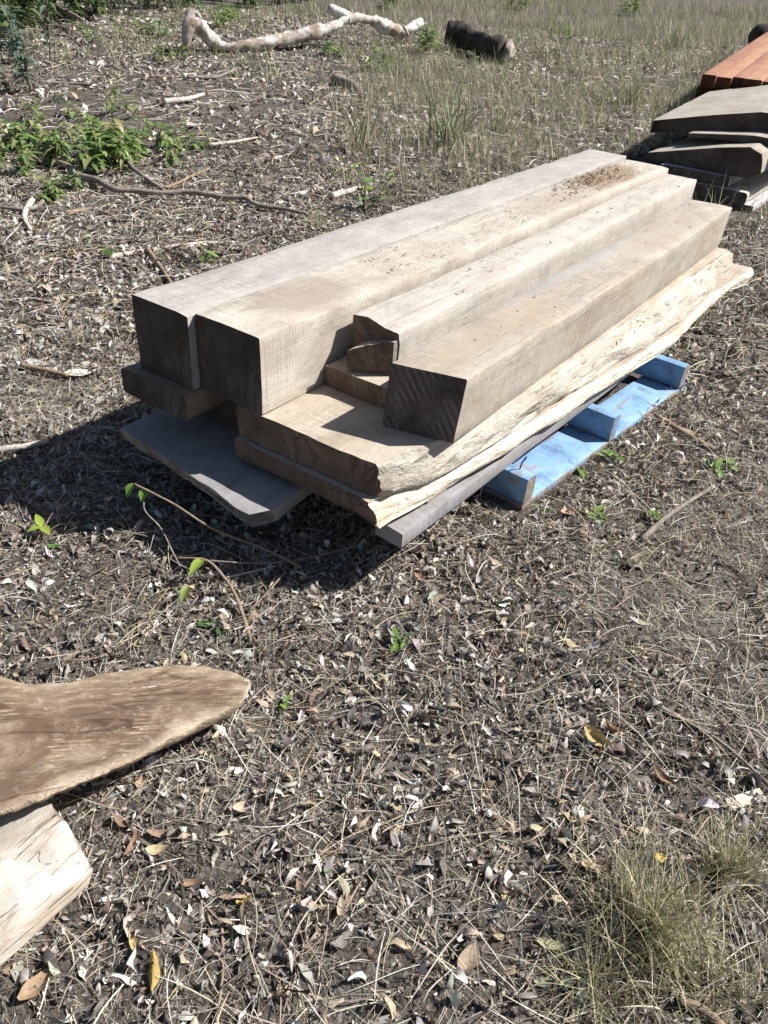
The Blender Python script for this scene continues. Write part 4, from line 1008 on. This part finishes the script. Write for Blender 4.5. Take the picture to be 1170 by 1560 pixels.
for k, (px, py, h, ns, nl, ll, lb) in enumerate([
    (640, 82, .30, 7, 90, .12, 'bushy green weed under the right end of the dead branch'), (500, 85, .15, 5, 40, .09, 'low green weed below the middle of the dead branch'), (565, 108, .13, 5, 40, .09, 'low dark weed in front of the dead branch'),
    (590, 98, .16, 5, 40, .1, 'small weed between the dead branch and the dry grass'), (240, 62, .22, 5, 45, .1, 'green weed left of the dead branch'), (250, 92, .2, 4, 35, .1, 'weed just below the left stub of the dead branch'),
    (330, 42, .25, 5, 45, .12, 'green weed behind the left bend of the dead branch'), (345, 30, .25, 5, 45, .12, 'pale green weed at the back left of the dead branch'), (145, 62, .2, 4, 35, .1, 'weed right of the grey fallen branch under the bushes'),
    (380, 12, .3, 6, 60, .14, 'green weed at the top edge behind the dead branch'), (600, 12, .3, 6, 60, .14, 'green weed at the top edge above the right end of the dead branch'), (785, 14, .3, 6, 60, .13, 'green weed at the top edge beyond the blackened log'),
    (960, 25, .35, 7, 70, .12, 'green weed at the top edge left of the red stack'), (860, 62, .2, 5, 45, .1, 'small green weed right of the blackened log')]):
    weed(px, py, h, ns, nl, ll, 240+k, lb, GB, .1, stemr=.006)
GSD = 'seedlings on the bare ground'
for k, (px, py, h, ns, nl, ll, lb) in enumerate([
    (553, 322, .30, 3, 26, .075, 'tall leafy seedling rising behind the grey beam'), (318, 402, .10, 1, 8, .06, 'upright seedling left of the grey beam'), (180, 388, .08, 1, 6, .05, 'seedling left of the upright one near the grey beam'), (133, 375, .06, 1, 4, .04, 'smallest seedling in the left litter'),
    (437, 1080, .03, 2, 8, .022, 'small green seedling near the tip of the figured slab'), (615, 978, .035, 3, 14, .026, 'green seedling with several shoots in front of the pile'), (598, 945, .02, 2, 6, .018, 'tiny seedling behind the one with several shoots'),
    (880, 722, .03, 2, 7, .04, 'green seedling at the edge of the blue pallet'), (918, 703, .06, 2, 8, .045, 'taller pale green seedling beside the blue pallet'), (905, 785, .035, 2, 8, .045, 'dark green seedling in front of the blue pallet'),
    (1000, 798, .05, 1, 6, .028, 'thin seedling by the grey stick on the right'), (1092, 715, .045, 3, 12, .045, 'leafy seedling near the right edge'), (825, 775, .02, 2, 6, .035, 'low pale seedling below the near corner of the pallet'),
    (497, 880, .015, 1, 3, .02, 'tiny green sprout at the tip of the pile shadow')]):
    weed(px, py, h, ns, nl, ll, 280+k, lb, GSD, .012, name='seedling', cat='seedling', wide=.5, droop=.4, stemr=.0016 if py > 600 else .004, aslist=True)
# dark shrubs in the top left corner
DG = np.array([(.055, .10, .03), (.08, .135, .04), (.045, .08, .03), (.12, .17, .06)]); GG = np.array([(.13, .18, .13), (.18, .23, .17), (.09, .14, .09)])
for k, (px, py, h, ns, nl, ll, pal, lb) in enumerate([
    (-5, 135, .62, 9, 260, .12, GG, 'grey green leafy shrub cut by the left edge'), (22, 100, .5, 7, 170, .12, GG, 'smaller grey green shrub behind the one at the left edge'),
    (0, 60, 1.0, 12, 480, .15, DG, 'dark bush in the top left corner'), (45, 38, .9, 12, 420, .15, DG, 'second dark bush from the left at the top, behind the grey fallen branch'),
    (95, 28, .9, 11, 400, .15, DG, 'dark bush above the tip of the grey fallen branch'), (140, 24, .8, 10, 360, .14, DG, 'dark bush left of the thin metal post'), (180, 20, .7, 9, 320, .14, DG, 'dark bush just left of the thin metal post'),
    (240, 16, .65, 9, 300, .14, DG, 'dark low bush right of the thin metal post'), (290, 12, .6, 8, 260, .14, DG, 'dark low bush above the left end of the dead branch'), (350, 8, .5, 8, 240, .14, DG, 'dark low bush at the top edge above the left bend of the dead branch'),
    (430, 4, .45, 8, 220, .14, DG, 'low green bush at the top edge above the middle of the dead branch')]):
    weed(px, py, h, ns, nl, ll, 320+k, lb, 'bushes along the top left', .22, pal, 'leafy_shrub', 'shrub', .4, .42, stemr=.007, droop=.8)

# ------------------------------------------------------------------ broken sapling and twigs at the front of the pile
def twig_thing(name, pts, r0, r1, label, leafs=(), mat='stick_brown', seed=0, cat='twig'):
    c = pts[0].copy(); root = empty(name, c); tag(root, label, cat)
    path = smooth_path([p-c for p in pts], 7); N = len(path); V, Fc = sweep(path, [r0+(r1-r0)*i/(N-1) for i in range(N)], 6, seed, .15); link_mesh('stem', V, Fc, mat, root, smooth=True)
    R = np.random.default_rng(seed+900)
    for (p, d, L, W, col) in leafs:
        V, q, cc = leaf_mesh(np.array([tuple(p-c)]), np.array([d], float), np.array([L]), np.array([W]), np.array([col], float), R, 7, 5, .35); o = cloud('leaf', V, q, cc, 'leaf'); o.parent = root
    return root
def gz_pt(px, py, z):
    p = at(px, py, z); return p
YG, MG, DGR = (.30, .38, .06), (.16, .27, .05), (.07, .14, .04)
tp = [gz_pt(455, 862, .03), gz_pt(395, 833, .06), gz_pt(325, 806, .10), gz_pt(265, 768, .14), gz_pt(204, 737, .17)]
twig_thing('broken_twig', tp, .0032, .0022, 'pale bare twig with two green leaves rising in front of the slate slab', [(tp[-1], (-.4, -.7, -.5), .035, .022, MG), (gz_pt(222, 745, .16), (-.2, -.8, -.6), .032, .022, MG)], 'stick_brown', 1)
tp = [gz_pt(288, 888, .02), gz_pt(265, 845, .05), gz_pt(245, 805, .075), gz_pt(222, 780, .10), gz_pt(219, 765, .115)]
twig_thing('broken_twig', tp, .0024, .0016, 'thin upright grey twig left of the broken sapling', [], 'stick', 2)
tp = [gz_pt(385, 985, .004), gz_pt(360, 910, .025), gz_pt(335, 872, .05), gz_pt(312, 853, .065), gz_pt(270, 850, .06)]
lf = [(gz_pt(310, 851, .066), (-.45, -.85, -.2), .05, .026, YG), (gz_pt(287, 893, .03), (-.2, -.9, -.25), .042, .022, (.22, .27, .07))]
twig_thing('broken_sapling', tp, .0055, .0022, 'bent broken sapling stem with drooping yellow green leaves at the edge of the pile shadow', lf, 'stick_brown', 3, 'sapling')
tp = [gz_pt(318, 854, .06), gz_pt(400, 858, .035), gz_pt(470, 850, .03), gz_pt(560, 826, .03)]
twig_thing('dry_twig', tp, .002, .0014, 'long thin dry twig in the shadow under the splintered corner', [], 'stick', 4)
tp = [gz_pt(345, 880, .012), gz_pt(380, 872, .016), gz_pt(420, 862, .018)]
twig_thing('dry_twig', tp, .003, .002, 'short pale dry twig crossing the edge of the pile shadow', [], 'stick_pale', 5)
tp = [gz_pt(378, 932, .006), gz_pt(405, 905, .02), gz_pt(434, 872, .035)]
twig_thing('dry_twig', tp, .0028, .002, 'tan stub of twig sticking up from the litter beside the broken sapling', [], 'stick_brown', 6)
tp = [gz_pt(72, 838, .0), gz_pt(70, 822, .012), gz_pt(64, 802, .03)]
twig_thing('seedling', tp, .0012, .001, 'bright green seedling at the left edge of the pile shadow', [(tp[-1], (-.5, .6, .5), .04, .02, YG), (tp[-1], (.5, -.5, .2), .045, .022, YG), (tp[-1], (-.6, -.4, .1), .035, .02, YG)], 'stick_green', 7, 'seedling')
tp = [gz_pt(118, 708, .0), gz_pt(118, 690, .02), gz_pt(128, 660, .06), gz_pt(148, 630, .10)]
twig_thing('dry_twig', tp, .004, .002, 'forked grey weed stalk in the shadow left of the slate slab', [], 'stick', 8)
tp = [gz_pt(385, 600, .0), gz_pt(385, 600, .01)]

# ------------------------------------------------------------------ hero leaves and chips
def hero(px, py, L, W, col, yaw, curl, fold, label, name='dead_leaf', cat='leaf', group='single fallen leaves', tilt=(0, 0), bend=.2, seed=0, thick=0.0, mat='litter', z=0.0):
    R = np.random.default_rng(seed+500); one = lambda v: np.array([float(v)])
    V = leaf_verts(1, one(L), one(W), 12, 5, one(curl), one(fold), one(bend), R)
    V = V+R.normal(0, W*.018, V.shape)
    Rm = rotmat(one(yaw), one(tilt[0]), one(tilt[1])); V = np.einsum('nij,nkj->nki', Rm, V); V[:, :, 2] -= V[:, :, 2].min()-.006
    g = gat(px, py); o = cloud(name, V, grid_quads(12, 5), np.array([col], float), mat); o.location = g+Vector((0, 0, z))
    return tag(o, label, cat, group)
hero(372, 1376, .024, .016, (.50, .36, .10), .3, .6, .3, 'small round yellow leaf in the lower middle litter', seed=1)
hero(1005, 1311, .020, .017, (.55, .42, .10), .2, .7, .4, 'small yellow leaf behind the big grass tuft', seed=2)
hero(372, 1235, .036, .022, (.50, .41, .31), .5, 1.0, .6, 'pale curled oval leaf right of the brown leaf cluster', seed=3)
hero(190, 1262, .05, .016, (.25, .16, .11), 2.7, 1.6, .6, 'long brown curled leaf in the cluster beside the white offcut', seed=4, tilt=(.2, .3))
hero(205, 1290, .042, .014, (.28, .175, .12), 1.5, 1.2, .7, 'brown folded leaf pointing down in the cluster beside the white offcut', seed=5, tilt=(-.2, 0))
hero(250, 1276, .05, .014, (.31, .21, .15), .2, 1.0, .8, 'reddish brown leaf on the right of the cluster beside the white offcut', seed=6)
hero(240, 1300, .034, .018, (.52, .42, .25), .25, .8, .5, 'pale yellow leaf under the brown leaf cluster', seed=7)
hero(236, 1482, .055, .016, (.42, .29, .09), 1.75, -.3, -1.2, 'curled strip of yellow bark at the bottom left', name='bark_curl', cat='bark', seed=8)
hero(205, 1440, .030, .012, (.50, .38, .18), 2.2, .4, .7, 'narrow yellowish leaf touching the curled yellow bark strip', seed=9)
hero(905, 1128, .055, .030, (.46, .35, .16), -.55, 1.1, .9, 'large curled yellow and brown leaf right of centre', seed=10, tilt=(.2, .5))
hero(930, 1118, .04, .022, (.17, .09, .05), -.4, 1.6, 1.0, 'dark brown curled leaf against the large yellow one', seed=11, tilt=(.2, -.5))
hero(1010, 1190, .05, .016, (.25, .155, .09), -.7, 1.3, .8, 'brown curled leaf below the large curled leaf', seed=12, tilt=(.1, .3))
hero(975, 952, .052, .014, (.60, .56, .46), -.35, .5, .4, 'long pale cream leaf in the sunny litter on the right', seed=13)
hero(755, 862, .026, .018, (.56, .47, .33), -.8, .6, .4, 'pale oval leaf in front of the pallet corner', seed=14)
hero(318, 955, .044, .020, DGR, .15, .3, .4, 'dark green leaf lying flat left of centre', seed=15, mat='leaf')
hero(335, 966, .034, .018, (.06, .12, .035), -1.0, .3, .4, 'smaller dark green leaf beside the flat one', seed=16, mat='leaf')
hero(85, 836, .036, .016, (.10, .22, .06), .25, .4, .4, 'green fallen leaf below the bright seedling at the left', seed=17, mat='leaf')
hero(830, 1500, .036, .014, (.28, .31, .20), .05, .4, .4, 'grey green leaf at the bottom right of centre', seed=18)
hero(866, 1498, .030, .014, (.34, .37, .26), .5, .4, .4, 'pale green leaf paired with the grey green one', seed=19)
hero(840, 1445, .05, .016, (.45, .42, .26), -.15, .3, .6, 'broad straw coloured blade left of the big grass tuft', seed=20)
hero(520, 1385, .032, .014, (.42, .34, .25), 1.6, .7, .6, 'tan leaf near the small yellow one', seed=21)
hero(500, 1328, .016, .011, (.13, .25, .06), .6, .4, .3, 'small green leaf scrap in the foreground litter', seed=22, mat='leaf')
hero(865, 785, .05, .03, (.50, .33, .23), .6, .9, .5, 'pinkish tan leaf in front of the blue pallet', seed=23)
hero(290, 1350, .03, .012, (.33, .21, .13), .2, .8, .8, 'brown leaf between the white offcut and the round yellow leaf', seed=24)
hero(60, 1505, .055, .024, (.36, .25, .16), .9, .7, .7, 'large brown leaf in the bottom left corner', seed=25)
hero(1080, 1060, .026, .013, (.66, .63, .58), 1.4, .4, .3, 'whitish leaf at the right above the white wood chip', seed=26)
hero(460, 885, .05, .016, (.56, .45, .32), .95, .3, .4, 'pale tan bark strip at the tip of the pile shadow', name='bark_strip', cat='bark', seed=27)
hero(905, 1325, .05, .026, (.42, .31, .22), .3, 1.2, .7, 'pinkish curled leaf above the big grass tuft', seed=28)
hero(715, 1465, .05, .03, (.36, .28, .20), 1.2, .6, .5, 'broad dull brown leaf left of the grass tufts', seed=29)
hero(335, 1120, .042, .010, (.50, .42, .28), 1.25, .9, 1.0, 'folded straw leaf by the lower edge of the figured slab', seed=30)
hero(215, 1195, .026, .018, (.40, .27, .18), 1.4, .5, .4, 'round pinkish leaf right under the figured slab', seed=31)
hero(640, 885, .035, .016, (.32, .18, .115), -.6, .8, .6, 'reddish leaf in front of the grey board end', seed=32)
hero(640, 1135, .05, .010, (.55, .47, .34), -.2, .2, .6, 'long straw strip in the centre foreground', name='bark_strip', cat='bark', seed=33)
hero(745, 1122, .04, .012, (.58, .56, .53), -.5, .7, .8, 'silvery leaf in the centre foreground', seed=34)
hero(128, 575, .11, .05, (.58, .55, .50), .5, .5, .5, 'pale grey bark chunk left of the grey beam near the shadow', name='bark_piece', cat='bark', seed=50)
hero(60, 560, .09, .04, (.50, .47, .43), -.2, .5, .6, 'grey bark chunk at the left above the pale stick', name='bark_piece', cat='bark', seed=51)
hero(455, 300, .16, .06, (.60, .57, .52), .9, .5, .5, 'pale bark strip lying beyond the grey beam near the long branch tip', name='bark_strip', cat='bark', seed=52)
hero(300, 195, .2, .07, (.52, .49, .44), .1, .4, .5, 'whitish bark slab on the far litter below the thick whitish stick', name='bark_piece', cat='bark', seed=53)
hero(415, 100, .22, .06, (.55, .5, .44), -.3, .6, .5, 'pale bark strip in front of the long dead branch', name='bark_strip', cat='bark', seed=54)
# white wood chip at the right
g = gat(1125, 1215); V, Fc, Fm = timber(.022, .007, .066, 55, amp=.006, r=.002, step=.006, endamp=.022)
tag(link_mesh('wood_chip', V, Fc, ['live_white', 'live_white'], fmat=Fm, sharp=40, loc=g+Vector((-.03, -.01, .002)), rot=(.05, .1, -1.25)), 'white weathered wood chip lying near the right edge', 'wood chip')
g = gat(1035, 655); V, Fc, Fm = timber(.035, .012, .11, 56, amp=.004, r=.003, step=.012, endamp=.008)
tag(link_mesh('bark_piece', V, Fc, ['plank_brown', 'plank_brown'], fmat=Fm, sharp=40, loc=g+Vector((-.05, .03, .004)), rot=(.0, .2, -2.2)), 'dark brown piece of bark right of the blue pallet', 'bark')

# crumbs of leaf and sawdust on the beams
def crumbs(name, n, u0, u1, v0, v1, z, l0, l1, seed, label, cen=None):
    R = np.random.default_rng(seed)
    if cen: u = R.normal(cen[0], cen[2], n); v = R.normal(cen[1], cen[3], n); k = (u > u0) & (u < u1) & (v > v0) & (v < v1); u, v = u[k], v[k]; n = len(u)
    else: u = R.uniform(u0, u1, n); v = R.uniform(v0, v1, n)
    L = np.exp(R.uniform(np.log(l0), np.log(l1), n)); V = rug(leaf_verts(n, L, L*R.uniform(.2, .6, n), 4, 3, R=R), n, R, .12)
    V = np.einsum('nij,nkj->nki', rotmat(R.uniform(0, 6.3, n), R.normal(0, .2, n), R.normal(0, .3, n)), V); V[:, :, 2] -= V[:, :, 2].min(1)[:, None]
    P = np.array([tuple(P1(a, b, z)) for a, b in zip(u, v)]); V += P[:, None, :]
    pal = np.array([(.26, .17, .11), (.36, .26, .17), (.17, .115, .08), (.45, .36, .25)])
    return tag(cloud(name, V, grid_quads(4, 3), pick(n, R, np.array([4, 4, 3, 3.]), pal), 'litter'), label, 'leaf crumbs', kind='stuff')
crumbs('leaf_crumbs', 420, -.19, -.01, .55, 2.58, .5125, .003, .012, 1, 'brown leaf crumbs strewn on the cream beam')
crumbs('leaf_crumbs', 300, -.19, -.01, 1.6, 2.55, .5125, .005, .022, 2, 'brown drift of crumbs near the far end of the cream beam', (-.11, 2.05, .04, .16))
crumbs('leaf_crumbs', 50, .04, .16, .5, 2.4, .4915, .004, .018, 3, 'few brown crumbs on the split beam')
crumbs('leaf_crumbs', 40, .25, .39, .3, 2.2, .4785, .003, .014, 4, 'few brown crumbs on the ridged-end beam')
crumbs('leaf_crumbs', 60, .40, .46, 1.0, 2.2, .30, .006, .025, 5, 'dry leaf scraps caught on the live edge of the slabs')
# loose leaf on the pallet
hero(885, 668, .04, .014, (.35, .27, .22), .1, .4, .4, 'dull leaf lying on the blue pallet board', seed=40, z=.018)

# ------------------------------------------------------------------ ground sheet
def ground():
    def axis(lo, hi, c0, c1, fine, growth):
        a = [c0]
        while a[-1] < c1: a.append(a[-1]+fine)
        s = fine
        while a[-1] < hi: s *= growth; a.append(a[-1]+s)
        s = fine; b = [c0]
        while b[-1] > lo: s *= growth; b.append(b[-1]-s)
        return np.array(sorted(set(b[1:]+a)))
    xs = axis(-150, 150, -2.2, 2.6, .0145, 1.07); ys = axis(-40, 200, .2, 4.2, .0145, 1.05)
    X, Y = np.meshgrid(xs, ys); Z = hgt(X, Y); nx, ny = len(xs), len(ys)
    me = bpy.data.meshes.new('ground'); me.vertices.add(nx*ny); me.vertices.foreach_set('co', np.stack([X, Y, Z], -1).reshape(-1).astype(np.float32))
    i = np.arange(nx*ny).reshape(ny, nx); q = np.stack([i[:-1, :-1], i[:-1, 1:], i[1:, 1:], i[1:, :-1]], -1).reshape(-1).astype(np.int32); n = len(q)//4
    me.loops.add(len(q)); me.loops.foreach_set('vertex_index', q); me.polygons.add(n); me.polygons.foreach_set('loop_start', np.arange(0, len(q), 4, dtype=np.int32))
    me.update(calc_edges=True); me.polygons.foreach_set('use_smooth', np.ones(n, dtype=bool)); me.materials.append(M['soil']); me.validate()
    o = bpy.data.objects.new('ground', me); COL.objects.link(o); o['kind'] = 'structure'; tag(o, 'dark leaf mould soil of the forest clearing', 'ground')
ground()

for o in list(SC.objects):
    if o.get('category') and not o.get('kind'): o['kind'] = 'thing'
# ------------------------------------------------------------------ light
SUN = np.array([.715*math.cos(YAW)+.69*math.sin(YAW), -.715*math.sin(YAW)+.69*math.cos(YAW), 1.0])
az = math.atan2(SUN[0], SUN[1]); el = math.atan2(1.0, math.hypot(SUN[0], SUN[1]))
sd = bpy.data.lights.new('sun', 'SUN'); sd.energy = 5.0; sd.angle = math.radians(.5); sd.color = (1.0, .97, .93)
so = bpy.data.objects.new('sun', sd); COL.objects.link(so); so.rotation_euler = Vector(SUN).to_track_quat('Z', 'Y').to_euler(); so.location = (3, 1, 6)
w = bpy.data.worlds.new('World'); SC.world = w; w.use_nodes = True; nt = w.node_tree; bgn = nt.nodes['Background']
sk = nt.nodes.new('ShaderNodeTexSky'); sk.sky_type = 'NISHITA'; sk.sun_disc = False; sk.sun_elevation = el; sk.sun_rotation = az
nt.links.new(sk.outputs[0], bgn.inputs[0]); bgn.inputs[1].default_value = .05
SC.view_settings.view_transform = 'Standard'; SC.view_settings.look = 'None'; SC.view_settings.exposure = .78; SC.view_settings.gamma = 1
SC.render.film_transparent = False
SC.cycles.max_bounces = 6; SC.cycles.diffuse_bounces = 3
